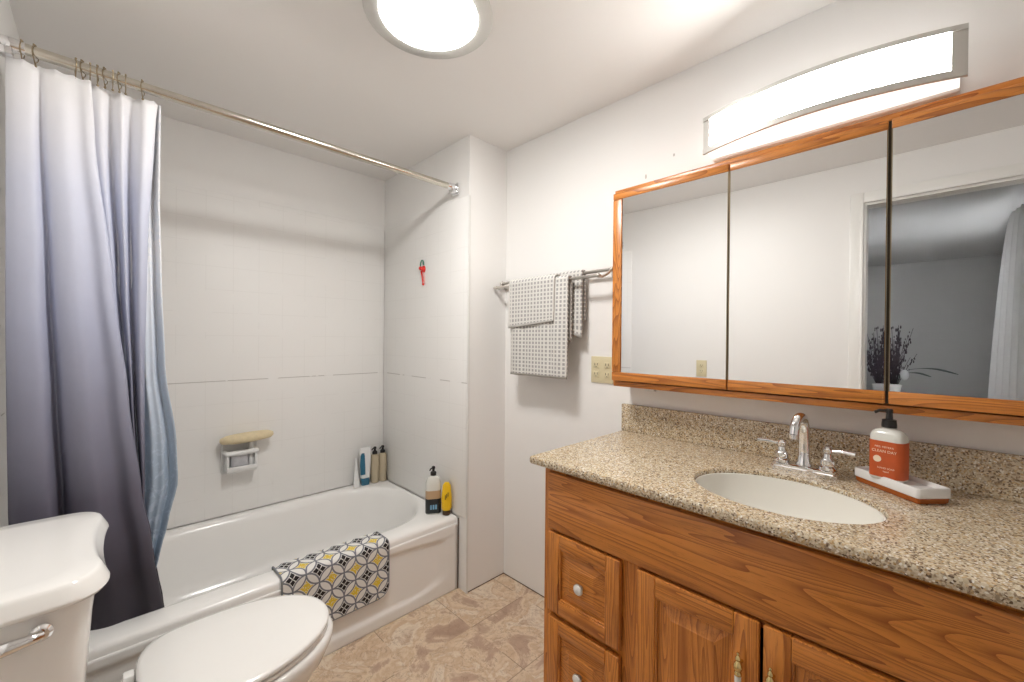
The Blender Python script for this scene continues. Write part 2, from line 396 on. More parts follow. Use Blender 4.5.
# bullnose strip at the corner of the tiled end wall, and the dark joints by the tub
sbox('trim_1', M['caulk'], XE+0.0005, XE+0.012, YR-0.006, YR-0.0004, 0.0, TW, bev=0.002)
sbox('trim_2', M['dirt'], XE-0.0015, XE+0.001, YT-0.006, YT-0.001, 0.0, TUBZ-0.01)
sbox('trim_3', M['dirt'], XE+0.014, XR-0.001, YR-0.0016, YR-0.0002, 0.0, 0.004)
sbox('trim_4', M['dirt'], XR-0.0018, XR-0.0002, 0.9, YR-0.002, 0.0, 0.004)
# door casing around the opening in the toilet wall
def casing():
    bm = NB(); w = 0.062; x1 = XL+0.016
    y0, y1, zt = -0.44, 0.292, 2.11
    for (a, b, c, d) in ((y1, y1+w, 0, zt+w), (y0-w, y0, 0, zt+w), (y0, y1, zt, zt+w)):
        box(bm, XL+0.0003, x1, a, b, c, d, bev=0.005)
    for (a, b, c, d) in ((y1, y1+0.014, 0, zt+0.014), (y0-0.014, y0, 0, zt+0.014), (y0, y1, zt, zt+0.014)):
        box(bm, x1-0.002, x1+0.006, a, b, c, d, bev=0.003)
    struct('door_1', bm, M['trim'])
    bm = NB()
    box(bm, XL-0.1, XL, y1-0.012, y1-0.0004, 0, zt-0.0004); box(bm, XL-0.1, XL, y0+0.0004, y0+0.012, 0, zt-0.0004); box(bm, XL-0.1, XL, y0+0.012, y1-0.012, zt-0.012, zt-0.0004)
    struct('trim_5', bm, M['trim'], smooth=False)
casing()
# bedroom beyond the doorway, seen in the mirror
BX0, BX1, BY0, BY1 = -4.65, XL-0.1, -0.47, 3.0
sbox('floor_bedroom', M['carpet'], BX0-0.1, BX1, BY0-0.1, BY1+0.1, -0.06, 0.0)
sbox('ceiling_bedroom', M['bedwall'], BX0-0.1, BX1, BY0-0.1, BY1+0.1, HC, HC+0.06)
sbox('wall_bedroom_far', M['bedwall'], BX0-0.1, BX0, BY0-0.1, BY1+0.1, 0, HC)
sbox('wall_bedroom_side', M['bedwall'], BX0, BX1, BY1, BY1+0.1, 0, HC)
sbox('wall_bedroom_near', M['bedwall'], BX1-0.01, BX1-0.0005, BY0, -0.441, 0, HC)
def bed_window_wall():
    bm = NB(); a, b, c, d = -3.0, -1.6, 1.0, 2.1
    box(bm, BX0, a, BY0-0.1, BY0, 0, HC); box(bm, b, BX1, BY0-0.1, BY0, 0, HC); box(bm, a, b, BY0-0.1, BY0, 0, c); box(bm, a, b, BY0-0.1, BY0, d, HC)
    struct('wall_bedroom_window', bm, M['bedwall'], smooth=False)
    bm = NB(); t = 0.05
    for (p, q, r, s) in ((a, a+t, c, d), (b-t, b, c, d), (a+t, b-t, c, c+t), (a+t, b-t, d-t, d), ((a+b)/2-0.02, (a+b)/2+0.02, c+t, d-t)):
        box(bm, p, q, BY0-0.07, BY0-0.02, r, s, bev=0.004)
    w = struct('window_1', bm, M['trim'])
    g = obj('pane', box(NB(), a+t, b-t, BY0-0.05, BY0-0.045, c+t, d-t), M['glass'], w, smooth=False)
bed_window_wall()

# ---------------------------------------------------------------- bathtub
def sup_ring(cx, cy, a, b, n_, N, z, zf=None):
    out = []
    for i in range(N):
        t = 2*PI*i/N; c, s = cos(t), sin(t)
        x = cx + a*math.copysign(abs(c)**(2/n_), c); y = cy + b*math.copysign(abs(s)**(2/n_), s)
        out.append((x, y, z if zf is None else zf(x, y)))
    return out
def stad(xl, xr, y0, y1, el, er, N, z):
    # long basin outline: half-ellipse ends of length el / er
    cy, b = (y0+y1)/2, (y1-y0)/2; out = []
    for i in range(N):
        t = 2*PI*i/N; c, s = cos(t), sin(t)
        if c >= 0: x = xr-er + er*abs(c)**0.9 ; x = (xr-er) + er*abs(c)**0.92
        else: x = (xl+el) - el*abs(c)**0.8
        y = cy + b*math.copysign(abs(s)**0.92, s)
        out.append((x, y, z))
    return out
def make_tub():
    t = thing('bathtub', 'long white enamel bathtub along the tiled alcove under the curtain rod', 'bathtub', (0.55, 2.15, 0))
    bm = NB(); N = 128; x0, x1, y0, y1 = XL+0.009, XE-0.003, YT, YB-0.001
    inner = lambda d, z, k=0: stad(-0.13+d+k, 1.30-d-k*0.4, 1.85+d, 2.522-d*0.8, 0.2, 0.33, N, z)
    base = stad(-0.13, 1.30, 1.85, 2.522, 0.2, 0.33, N, 0)
    # straight part of the basin is sampled unevenly, so spread the points over x
    def spread(ring):
        # insert uniform points along the closed polyline by arc length
        P = [Vector(p) for p in ring]; L = [0]
        for i in range(len(P)): L.append(L[-1] + (P[(i+1) % len(P)]-P[i]).length)
        out = []; tot = L[-1]; j = 0
        for i in range(N):
            s = tot*i/N
            while L[j+1] < s: j += 1
            f = (s-L[j])/max(1e-9, L[j+1]-L[j]); out.append(P[j].lerp(P[(j+1) % len(P)], f))
        return out
    ins = spread(inner(0, 0))
    snap = {}
    def outer(d, z):
        out = []; X0, X1, Y0, Y1 = x0+d*0.3, x1-d*0.3, y0+d, y1
        c = Vector(((x0+x1)/2, 2.186))
        for p in ins:
            # project outward: straight part goes to front/back edge, ends go radially
            q = Vector((p[0], p[1]))
            cx = min(max(q.x, 0.07), 0.97)
            dd = Vector((q.x-cx, q.y-c.y))
            if dd.length < 1e-6: dd = Vector((0, 1))
            k = 1e9
            if dd.x > 1e-6: k = min(k, (X1-cx)/dd.x)
            if dd.x < -1e-6: k = min(k, (X0-cx)/dd.x)
            if dd.y > 1e-6: k = min(k, (Y1-c.y)/dd.y)
            if dd.y < -1e-6: k = min(k, (Y0-c.y)/dd.y)
            out.append((cx+dd.x*k, c.y+dd.y*k, z))
        for ci, (ux, uy) in enumerate(((x0, y0), (x0, y1), (x1, y0), (x1, y1))):
            if z > 0 and ci not in snap: snap[ci] = min(range(N), key=lambda i: (out[i][0]-ux)**2+(out[i][1]-uy)**2)
            out[snap[ci]] = (X0 if ux == x0 else X1, Y0 if uy == y0 else Y1, z)
        return out
    rings = []
    rings.append(outer(0.0, 0.33)); rings.append(outer(0.0, TUBZ-0.018)); rings.append(outer(0.005, TUBZ-0.006)); rings.append(outer(0.016, TUBZ))
    def lerp(a, b, f, dz=0): return [Vector(p).lerp(Vector(q), f)+Vector((0, 0, dz)) for p, q in zip(a, b)]
    ob = outer(0.016, TUBZ); ib = [(p[0], p[1], TUBZ) for p in ins]
    rings.append(lerp(ob, ib, 0.5, 0.0)); rings.append(lerp(ob, ib, 0.88, -0.001))
    def basin(d, z, dl=0.0):
        r = []
        cx0 = 0.55; cy = 2.186
        for p in ins:
            q = Vector((p[0], p[1]))
            cx = min(max(q.x, 0.07+dl), 0.97-d*0.5)
            dx, dy = q.x-cx, q.y-cy
            l = math.hypot(dx, dy); f = max(0.02, (l-d)/l)
            x = cx+dx*f; 
            if x < cx0: x += dl*(cx0-x)/0.7
            r.append((x, cy+dy*f, z))
        return r
    rings.append(basin(0.0, TUBZ-0.004)); rings.append(basin(0.012, TUBZ-0.016)); rings.append(basin(0.022, TUBZ-0.04)); rings.append(basin(0.045, 0.24, 0.05)); rings.append(basin(0.062, 0.14, 0.10)); rings.append(basin(0.085, 0.09, 0.13)); rings.append(basin(0.13, 0.068, 0.15)); rings.append(basin(0.25, 0.064, 0.16))
    loft(bm, rings, False, True)
    # skirts: plain ends and back
    obj('basin', bm, M['enamel'], t, angle=60)
    # apron with a shallow pressed recess
    bm = NB(); prof = []
    NX = 60
    def depth(x, z):
        # 0 = flush at front, positive = pushed in
        e = min(1.0, max(0.0, (1.27 - x)/0.06)); e = e*e*(3-2*e)
        zt = 0.300 - 0.03*max(0, (x-0.9)/0.4)**2 + 0.012*math.cos((x-0.5)*2)
        zb = 0.055 + 0.05*max(0, (x-1.05)/0.2)**2
        a = min(1, max(0, (zt+0.010-z)/0.022)); b = min(1, max(0, (z-zb+0.01)/0.02))
        a = a*a*(3-2*a); b = b*b*(3-2*b)
        return 0.010*e*min(a, b)
    zs = [0.0, 0.01, 0.02, 0.03, 0.038, 0.046, 0.052, 0.058, 0.066, 0.075, 0.09, 0.11, 0.13, 0.16, 0.2, 0.23, 0.245, 0.255, 0.262, 0.27, 0.276, 0.282, 0.288, 0.294, 0.30, 0.306, 0.312, 0.318, 0.325, 0.335, 0.345]
    V = [[bm.verts.new((x0+(x1-x0)*i/NX, YT+0.0006+depth(x0+(x1-x0)*i/NX, z), z)) for i in range(NX+1)] for z in zs]
    for a, b in zip(V, V[1:]):
        for i in range(NX): bm.faces.new((a[i], a[i+1], b[i+1], b[i]))
    obj('apron', bm, M['enamel'], t, angle=60, solid=0.004, offset=-1)
    bm = NB(); lathe(bm, [(0.034, 0), (0.036, 0.004), (0.02, 0.007), (0.0005, 0.007)], (0.02, 2.19, 0.0645), 20, cap=False)
    obj('drain', bm, M['chrome'], t)
    return t
tub = make_tub()

# ---------------------------------------------------------------- toilet
TY = 1.430; TB = 1.394
def egg(cx, cy, front, back, hw, z, N=56, p=2.1, pb=2.6):
    out = []
    for i in range(N):
        a = 2*PI*i/N; c, s = cos(a), sin(a)
        e = p if c > 0 else pb
        x = cx + (front if c > 0 else back)*math.copysign(abs(c)**(2/e), c); y = cy + hw*math.copysign(abs(s)**(2/e), s)
        out.append((x, y, z))
    return out
def tank_plan(s, z, sc=0.0, N=10):
    # plan outline of the tank; s = inset, sc = depth of the front scallop
    hwb, hwf = 0.250-s, 0.158-s*0.6
    xf = 0.010-s; xb = XL+0.004
    pts = []
    def add(x, y): pts.append((x, TY+y, z))
    add(xb, -hwb); add(xb+0.05, -hwb-0.004); 
    for i in range(N+1):      # near shoulder
        t = i/N; a = -PI/2 + t*PI/2*0.92
        add(-0.085-s*0.5 + (xf+0.085+s*0.5)*(math.sin(t*PI/2)**0.7), -hwb + (hwb-hwf)*(1-math.cos(t*PI/2)**0.8))
    for i in range(1, 12):
        t = i/12; add(xf - sc*sin(PI*t)**0.8, -hwf + 2*hwf*t)
    for i in range(N+1):
        t = 1-i/N
        add(-0.085-s*0.5 + (xf+0.085+s*0.5)*(math.sin(t*PI/2)**0.7), hwb - (hwb-hwf)*(1-math.cos(t*PI/2)**0.8))
    add(xb+0.05, hwb+0.004); add(xb, hwb)
    return pts
def make_toilet():
    t = thing('toilet', 'white two piece toilet with closed lid beside the bathtub', 'toilet', (0.1, TY, 0))
    bm = NB()
    loft(bm, [tank_plan(0.055, 0.400), tank_plan(0.045, 0.42), tank_plan(0.026, 0.72, 0.006), tank_plan(0.020, 0.773, 0.008)])
    tank = obj('tank', bm, M['porcelain'], t, angle=50)
    bm = NB()
    loft(bm, [tank_plan(0.016, 0.7735, 0.010), tank_plan(0.004, 0.776, 0.010), tank_plan(-0.001, 0.784, 0.011), tank_plan(0.000, 0.788, 0.012), tank_plan(0.010, 0.810, 0.013), tank_plan(0.013, 0.8155, 0.014), tank_plan(0.018, 0.8185, 0.014), tank_plan(0.06, 0.8195, 0.008)])
    obj('tank_lid', bm, M['porcelain'], t, angle=50)
    # flush lever on the near shoulder
    bm = NB(); px, py, pz = -0.085, TY-0.239, 0.741
    lathe(bm, [(0.0005, 0.006), (0.014, 0.006), (0.017, 0.0), (0.017, -0.004), (0.012, -0.010), (0.0005, -0.011)], (px, py, pz), 20, axis='y', cap=False)
    tube(bm, [(px, py-0.012, pz), (px-0.012, py-0.020, pz+0.002), (px-0.035, py-0.022, pz+0.001), (px-0.07, py-0.020, pz-0.001), (px-0.105, py-0.018, pz+0.001)], lambda q: 0.0100 if q < 0.35 else 0.0100+0.003*sin((q-0.35)/0.65*PI), 12, smooth=5)
    obj('flush_lever', bm, M['chrome'], t)
    # bowl
    bm = NB(); cx = 0.24
    loft(bm, [egg(0.19, TB, 0.20, 0.26, 0.125, 0.0), egg(0.19, TB, 0.20, 0.26, 0.125, 0.025), egg(0.19, TB, 0.185, 0.25, 0.108, 0.05), egg(0.20, TB, 0.175, 0.24, 0.100, 0.15), egg(0.215, TB, 0.235, 0.23, 0.135, 0.24), egg(0.225, TB, 0.285, 0.20, 0.178, 0.32), egg(cx, TB, 0.292, 0.20, 0.196, 0.37), egg(cx, TB, 0.294, 0.20, 0.198, 0.392), egg(cx, TB, 0.285, 0.195, 0.190, 0.400)])
    box(bm, XL+0.035, 0.14, TB-0.115, TB+0.115, 0.33, 0.3995, bev=0.02, seg=4)
    obj('bowl', bm, M['porcelain'], t, angle=55)
    bm = NB()
    loft(bm, [egg(0.235, TB, 0.278, 0.165, 0.180, 0.4005, pb=3.4), egg(0.235, TB, 0.285, 0.170, 0.190, 0.405, pb=3.4), egg(0.235, TB, 0.285, 0.170, 0.190, 0.414, pb=3.4), egg(0.235, TB, 0.278, 0.166, 0.181, 0.4185, pb=3.4)])
    obj('seat', bm, M['porcelain'], t, angle=60)
    bm = NB()
    loft(bm, [egg(0.233, TB, 0.277, 0.168, 0.182, 0.420, pb=3.6), egg(0.233, TB, 0.287, 0.172, 0.194, 0.4235, pb=3.6), egg(0.233, TB, 0.289, 0.173, 0.195, 0.431, pb=3.6), egg(0.233, TB, 0.285, 0.170, 0.190, 0.4365, pb=3.6), egg(0.233, TB, 0.273, 0.160, 0.176, 0.4395, pb=3.6), egg(0.233, TB, 0.15, 0.10, 0.10, 0.4415, pb=3.6)])
    obj('seat_lid', bm, M['porcelain'], t, angle=60)
    for s in (-1, 1):
        obj('hinge', box(NB(), 0.036, 0.060, TB+s*0.075-0.016, TB+s*0.075+0.016, 0.4, 0.426, bev=0.005), M['porcelain'], t)
        b = NB(); lathe(b, [(0.016, 0), (0.015, 0.012), (0.006, 0.018), (0.0005, 0.018)], (0.06, TB+s*0.118, 0.022), 14, cap=False)
        obj('bolt_cap', b, M['porcelain'], t)
make_toilet()

# ---------------------------------------------------------------- shower rod, rings, curtain
RY, RZ = 1.781, 2.104
def make_rod():
    t = thing('shower_rod', 'worn metal curtain rod spanning the tub alcove wall to wall', 'shower rod', (0.5, RY, RZ))
    bm = NB(); tube(bm, [(XL+0.03, RY, RZ), (0.45, RY, RZ), (XE-0.03, RY, RZ)], 0.0155, 20); obj('pole', bm, M['rodm'], t)
    for x, s in ((XL+0.0005, 1), (XE-0.0005, -1)):
        bm = NB(); box(bm, min(x, x+s*0.008), max(x, x+s*0.008), RY-0.028, RY+0.028, RZ-0.040, RZ+0.022, bev=0.003)
        box(bm, min(x, x+s*0.034), max(x, x+s*0.034), RY-0.018, RY+0.018, RZ-0.034, RZ-0.014, bev=0.003)
        lathe(bm, [(0.017, 0), (0.019, s*0.004), (0.019, s*0.030), (0.018, s*0.034), (0.0156, s*0.05)], (x+s*0.006, RY, RZ), 18, axis='x')
        obj('end_bracket', bm, M['chrome'], t)
make_rod()
def catmull1(K, t):
    # K: list of (z, value) ascending z -> smooth value at z = t
    if t <= K[0][0]: return K[0][1]
    for (a, va), (b, vb) in zip(K, K[1:]):
        if t <= b:
            f = (t-a)/(b-a); f = f*f*(3-2*f)*0.5+f*0.5; return va+(vb-va)*f
    return K[-1][1]
def make_curtain():
    t = thing('shower_curtain', 'ombre shower curtain fading from white to charcoal, bunched at the left', 'shower curtain', (-0.03, RY, 1.2))
    bm = NB(); NS, NZ = 150, 64
    z0, z1 = 0.345, 2.072
    # edge tracks (x at height z)
    xa = [(0.345, 0.150), (0.6, 0.117), (0.80, 0.088), (1.1, 0.056), (1.5, 0.016), (1.9, -0.022), (2.08, -0.030)]      # right edge of the front layer
    xb = [(0.345, 0.095), (0.8, 0.098), (1.2, 0.094), (1.6, 0.100), (2.0, 0.118), (2.08, 0.124)]
    xl = [(0.345, -0.180), (0.8, -0.193), (2.08, -0.194)]
    path0 = []
    rows = []
    for j in range(NZ+1):
        z = z0+(z1-z0)*j/NZ; low = (z1-z)/(z1-z0)
        A, B, L = catmull1(xa, z), catmull1(xb, z), catmull1(xl, z)
        yc = RY + 0.095*min(1, max(0, (1.35-z)/0.95))**1.3
        w = A-L
        amp = 0.010 + 0.020*min(1, low*1.8)
        # control polyline in plan: front layer with three soft folds, then back and forward again
        ctrl = [(L, 0.010), (L+0.10*w, -amp*0.7), (L+0.28*w, -amp*0.9), (L+0.37*w, amp*0.9), (L+0.45*w, -amp*0.5), (L+0.62*w, -amp*1.15), (L+0.80*w, -amp*0.35), (L+0.92*w, -amp*0.9), (A, -amp*0.4),
                (A-0.008, 0.016+amp*0.4), (A-0.05*w-0.01, 0.024+amp)]
        m = (A-0.05*w-0.01)
        w2 = max(0.03, B-m)
        ctrl += [(m+0.22*w2, 0.012+amp*0.2), (m+0.36*w2, 0.040+amp*0.4), (m+0.5*w2, 0.006), (m+0.64*w2, 0.040), (m+0.80*w2, 0.000), (m+0.93*w2, 0.004), (B, 0.020)]
        top = max(0, (z-1.95)/0.12)
        pl = smoothpath([(x, yc+y*(1-0.35*min(1, top)) + (0.03 if i > 10 and z < 0.9 else 0)*min(1, max(0, (0.9-z)/0.5)), z) for i, (x, y) in enumerate(ctrl)], 10)
        # resample
        Ls = [0]
        for a, b in zip(pl, pl[1:]): Ls.append(Ls[-1]+(b-a).length)
        row = []; k = 0
        for i in range(NS+1):
            s = Ls[-1]*i/NS
            while k < len(pl)-2 and Ls[k+1] < s: k += 1
            f = (s-Ls[k])/max(1e-9, Ls[k+1]-Ls[k]); p = pl[k].lerp(pl[k+1], min(1, f))
            if j == NZ: p = p + Vector((0, 0, -0.006*abs(sin(i*0.26))))
            row.append(bm.verts.new(p))
        rows.append(row)
    for a, b in zip(rows, rows[1:]):
        for i in range(NS): bm.faces.new((a[i], a[i+1], b[i+1], b[i]))
    obj('fabric', bm, M['curtain'], t, solid=0.0015, angle=180, recalc=False)
    # liner
    t2 = thing('shower_liner', 'pale blue mottled liner hanging behind the right edge of the ombre curtain', 'shower liner', (0.1, RY+0.05, 1.2))
    bm = NB(); NS, NZ = 60, 50; rows = []
    xr = [(0.50, 0.128), (0.56, 0.140), (0.66, 0.160), (0.80, 0.186), (0.95, 0.180), (1.2, 0.148), (1.5, 0.136), (1.75, 0.130), (2.075, 0.132)]
    for j in range(NZ+1):
        z = 0.47+(2.07-0.47)*j/NZ
        R_ = catmull1(xr, z); yc = RY+0.035+0.055*min(1, max(0, (1.5-z)/0.9))
        row = []
        for i in range(NS+1):
            s = i/NS; x = 0.03+(R_-0.03)*s
            row.append(bm.verts.new((x, yc+0.012*sin(s*15+z*1.3)*(0.4+s*0.6)+0.006*sin(s*31), z)))
        rows.append(row)
    for a, b in zip(rows, rows[1:]):
        for i in range(NS): bm.faces.new((a[i], a[i+1], b[i+1], b[i]))
    obj('fabric', bm, M['liner'], t2, solid=0.001, angle=180, recalc=False)
make_curtain()
def make_rings():
    xs = [-0.164, -0.140, -0.062, -0.047, -0.032, -0.016, 0.000, 0.017, 0.032, 0.046, 0.086]
    words = ['first', 'second', 'third', 'fourth', 'fifth', 'sixth', 'seventh', 'eighth', 'ninth', 'tenth']
    bm = NB(); R = 0.021
    pts = [(0.0, R*sin(a), R*cos(a)-0.002) for a in [math.radians(d) for d in range(-150, 151, 20)]]
    pts = [(0, 0.004, -0.034), (0, -0.004, -0.030)] + pts + [(0, 0.002, -0.026), (0.0, 0.003, -0.034)]
    tube(bm, pts, 0.0013, 8, smooth=2)
    for k in range(5): ball(bm, (0, (k-2)*0.0055, R-0.002-abs(k-2)*0.0012+0.0018), 0.0026, seg=8)
    ball(bm, (0, 0.0, -0.036), 0.0035, 1, 1, 1, seg=8)
    first = obj('curtain_ring', bm, M['bronze'])
    for i, x in enumerate(xs):
        o = first if i == 0 else first.copy()
        if i: C.objects.link(o)
        o.location = (x, RY, RZ-0.002); o.rotation_euler = (0, 0, random.uniform(-0.3, 0.3))
        if i == len(xs)-1: lab = 'bronze curtain ring farthest right on the rod, standing alone'
        elif i == 0: lab = 'bronze curtain ring nearest the left wall bracket of the rod'
        else: lab = 'bronze curtain ring, %s from the left wall on the shower rod' % words[i]
        tag(o, lab, 'curtain ring', 'bronze rings holding the shower curtain')
make_rings()

# ---------------------------------------------------------------- bath mat over the tub rim
def make_mat():
    bm = NB(); uvl = bm.loops.layers.uv.new('uv')
    xa, xb = 0.487, 0.928
    # drape profile (y, z) from inside the tub over the rim and down outside
    prof = smoothpath([(1.880, 0, 0.335), (1.868, 0, 0.372), (1.850, 0, 0.3845), (1.80, 0, 0.3855), (1.752, 0, 0.3850), (1.7365, 0, 0.374), (1.7340, 0, 0.345), (1.7335, 0, 0.30), (1.733, 0, 0.22), (1.732, 0, 0.140)], 8)
    L = [0]
    for a, b in zip(prof, prof[1:]): L.append(L[-1]+(b-a).length)
    tot = L[-1]; NV = 70; NU = 80; rad = 0.05
    def at(s):
        s = min(max(s, 0), tot); k = 0
        while k < len(L)-2 and L[k+1] < s: k += 1
        f = (s-L[k])/(L[k+1]-L[k]); return prof[k].lerp(prof[k+1], f)
    G = []
    for j in range(NV+1):
        s = tot*j/NV
        e = min(s, tot-s); ins = 0
        if e < rad: ins = rad-math.sqrt(max(0, rad*rad-(rad-e)**2))
        row = []
        for i in range(NU+1):
            x = xa+ins+(xb-xa-2*ins)*i/NU; p = at(s)
            row.append((bm.verts.new((x, p[0], p[2])), (x-xa-0.036, s+0.015)))
        G.append(row)
    for j in range(NV):
        for i in range(NU):
            q = [G[j][i], G[j][i+1], G[j+1][i+1], G[j+1][i]]
            f = bm.faces.new([a[0] for a in q])
            for lp, a in zip(f.loops, q): lp[uvl].uv = a[1]
    border = [G[j][0] for j in range(NV+1)] + [G[NV][i] for i in range(1, NU+1)] + [G[j][NU] for j in range(NV-1, -1, -1)] + [G[0][i] for i in range(NU-1, -1, -1)]
    bp = [b[0].co.copy() for b in border]
    o = obj('bath_mat', bm, M['mat'], None, angle=180, solid=0.005, recalc=False, offset=0)
    tag(o, 'yellow, black and grey lattice bath mat draped over the tub rim', 'bath mat')
    bm = NB(); tube(bm, bp, 0.0034, 8, cap=False)
    obj('binding', bm, M['matedge'], o)
make_mat()

# ---------------------------------------------------------------- soap dish on the back wall
def make_dish():
    t = thing('soap_dish', 'white wall soap dish with grab bar fixed to the back tile', 'soap dish', (0.51, YB, 0.68))
    bm = NB(); x0, x1, z0, z1 = 0.430, 0.590, 0.600, 0.760; y = YB-0.0005
    box(bm, x0, x1, y-0.012, y, z0, z1, bev=0.005, seg=3)
    box(bm, x0+0.012, x1-0.012, y-0.075, y-0.006, z0+0.012, z0+0.034, bev=0.010, seg=4)
    box(bm, x0+0.012, x1-0.012, y-0.078, y-0.068, z0+0.022, z0+0.044, bev=0.004, seg=3)
    obj('holder', bm, M['white'], t)
    bm = NB(); zb = 0.712
    tube(bm, [(x0+0.016, y-0.006, zb), (x0+0.016, y-0.055, zb), (x0+0.03, y-0.068, zb), (x1-0.03, y-0.068, zb), (x1-0.016, y-0.055, zb), (x1-0.016, y-0.006, zb)], 0.0125, 14, smooth=5)
    obj('grab_bar', bm, M['white'], t)
    for xx in (x0+0.012, x1-0.024):
        obj('side_wall', box(NB(), xx, xx+0.012, y-0.070, y-0.010, z0+0.03, zb-0.004, bev=0.004), M['white'], t)
    bm = NB()
    loft(bm, [[(0.500+a*cos(u), YB-0.056+b*sin(u), z+0.006*cos(u)*0.6) for u in [2*PI*k/36 for k in range(36)]] for a, b, z in ((0.075, 0.030, 0.7640), (0.112, 0.043, 0.769), (0.122, 0.050, 0.780), (0.120, 0.048, 0.795), (0.10, 0.038, 0.804), (0.03, 0.01, 0.807))])
    for v in bm.verts: v.co.x += 0.035
    o = obj('bath_sponge', bm, M['sponge'], None, angle=180)
    tag(o, 'flat tan oval bath sponge lying on top of the wall soap dish', 'sponge')
    b = box(NB(), 0.462, 0.540, YB-0.062, YB-0.020, z0+0.0345, z0+0.120, bev=0.012, seg=3)
    tag(obj('soap_bar', b, M['soap'], None), 'grey wrapped soap standing inside the wall soap dish', 'soap')
    b = NB(); lathe(b, [(0.012, 0), (0.014, 0.01), (0.014, 0.12), (0.009, 0.135)], (0.556, YB-0.040, z0+0.0345), 14)
    tag(obj('razor_handle', b, M['white'], None), 'small white tube upright at right inside the soap dish', 'tube')
make_dish()

# ---------------------------------------------------------------- bottles on the tub
def rrect(cx, cy, hx, hy, r, z, n=5, rot=0):
    out = []
    for sx, sy, a0 in ((1, 1, 0), (-1, 1, PI/2), (-1, -1, PI), (1, -1, 1.5*PI)):
        for k in range(n+1):
            a = a0+PI/2*k/n; x = sx*(hx-r)+r*cos(a); y = sy*(hy-r)+r*sin(a)
            out.append((cx+x*cos(rot)-y*sin(rot), cy+x*sin(rot)+y*cos(rot), z))
    return out
def pump(parent, x, y, z, s=1.0, rot=0, tall=0.0):
    bm = NB(); lathe(bm, [(0.0165*s, 0), (0.0165*s, 0.016*s), (0.013*s, 0.020*s), (0.0075*s, 0.022*s), (0.0075*s, 0.034*s+tall), (0.010*s, 0.036*s+tall), (0.010*s, 0.046*s+tall), (0.006*s, 0.049*s+tall)], (x, y, z), 18)
    d = Vector((cos(rot), sin(rot), 0)); p = Vector((x, y, z+0.042*s+tall))
    tube(bm, [p-d*0.004*s, p+d*0.028*s, p+d*0.038*s+Vector((0, 0, -0.006*s))], 0.0042*s, 10)
    return obj('pump', bm, M['black'], parent)
RT = TUBZ+0.001
def pump_bottle_sand(x, y, label, rot):
    t = thing('lotion_bottle', label, 'bottle', (x, y, RT), 'sand coloured pump bottles in the tub corner')
    bm = NB(); lathe(bm, [(0.022, 0), (0.0255, 0.004), (0.0255, 0.165), (0.023, 0.176), (0.0145, 0.182)], (x, y, RT), 24); obj('bottle_body', bm, M['sand'], t)
    pump(t, x, y, RT+0.182, 0.95, rot)
pump_bottle_sand(1.245, 2.518, 'sand coloured pump bottle next to the white and teal tube', math.radians(215))
pump_bottle_sand(1.298, 2.516, 'sand coloured pump bottle tucked in the tiled corner, farthest right at back', math.radians(215))
def tube_bottle():
    t = thing('shampoo_bottle', 'upright white bottle with teal cap and teal print in the tub corner', 'bottle', (1.178, 2.520, RT))
    x, y = 1.180, 2.518
    bm = NB(); loft(bm, [rrect(x, y, 0.024, 0.018, 0.014, RT), rrect(x, y, 0.026, 0.020, 0.015, RT+0.006), rrect(x, y, 0.026, 0.020, 0.015, RT+0.045)]); obj('cap', bm, M['teal'], t)
    bm = NB(); loft(bm, [rrect(x, y, 0.028, 0.020, 0.015, RT+0.046), rrect(x, y, 0.030, 0.021, 0.016, RT+0.06), rrect(x, y, 0.034, 0.021, 0.016, RT+0.15), rrect(x, y, 0.036, 0.015, 0.012, RT+0.22), rrect(x, y, 0.034, 0.008, 0.006, RT+0.235)])
    obj('bottle_body', bm, M['white'], t)
    bm = NB(); loft(bm, [rrect(x-0.020, y-0.0140, 0.0150, 0.0086, 0.006, RT+0.07), rrect(x-0.022, y-0.0140, 0.0160, 0.0086, 0.006, RT+0.13), rrect(x-0.022, y-0.0126, 0.013, 0.0088, 0.006, RT+0.185), rrect(x-0.020, y-0.010, 0.010, 0.007, 0.006, RT+0.205)]); obj('label', bm, M['teal'], t)
tube_bottle()
def leaning_tube():
    bm = NB()
    rings = []
    for k in range(9):
        f = k/8; cx = 1.120+0.014*f; cy = 2.502+0.049*f; z = RT+0.165*f+0.001; hx = 0.021-0.017*f; hy = 0.010-0.006*f
        rings.append(rrect(cx, cy, max(hx, 0.004), hy, min(hy, 0.008)*0.9, z))
    loft(bm, rings); o = obj('ointment_tube', bm, M['white'], None)
    tag(o, 'small plain white squeeze tube leaning on the tile left of the bottles', 'tube')
leaning_tube()
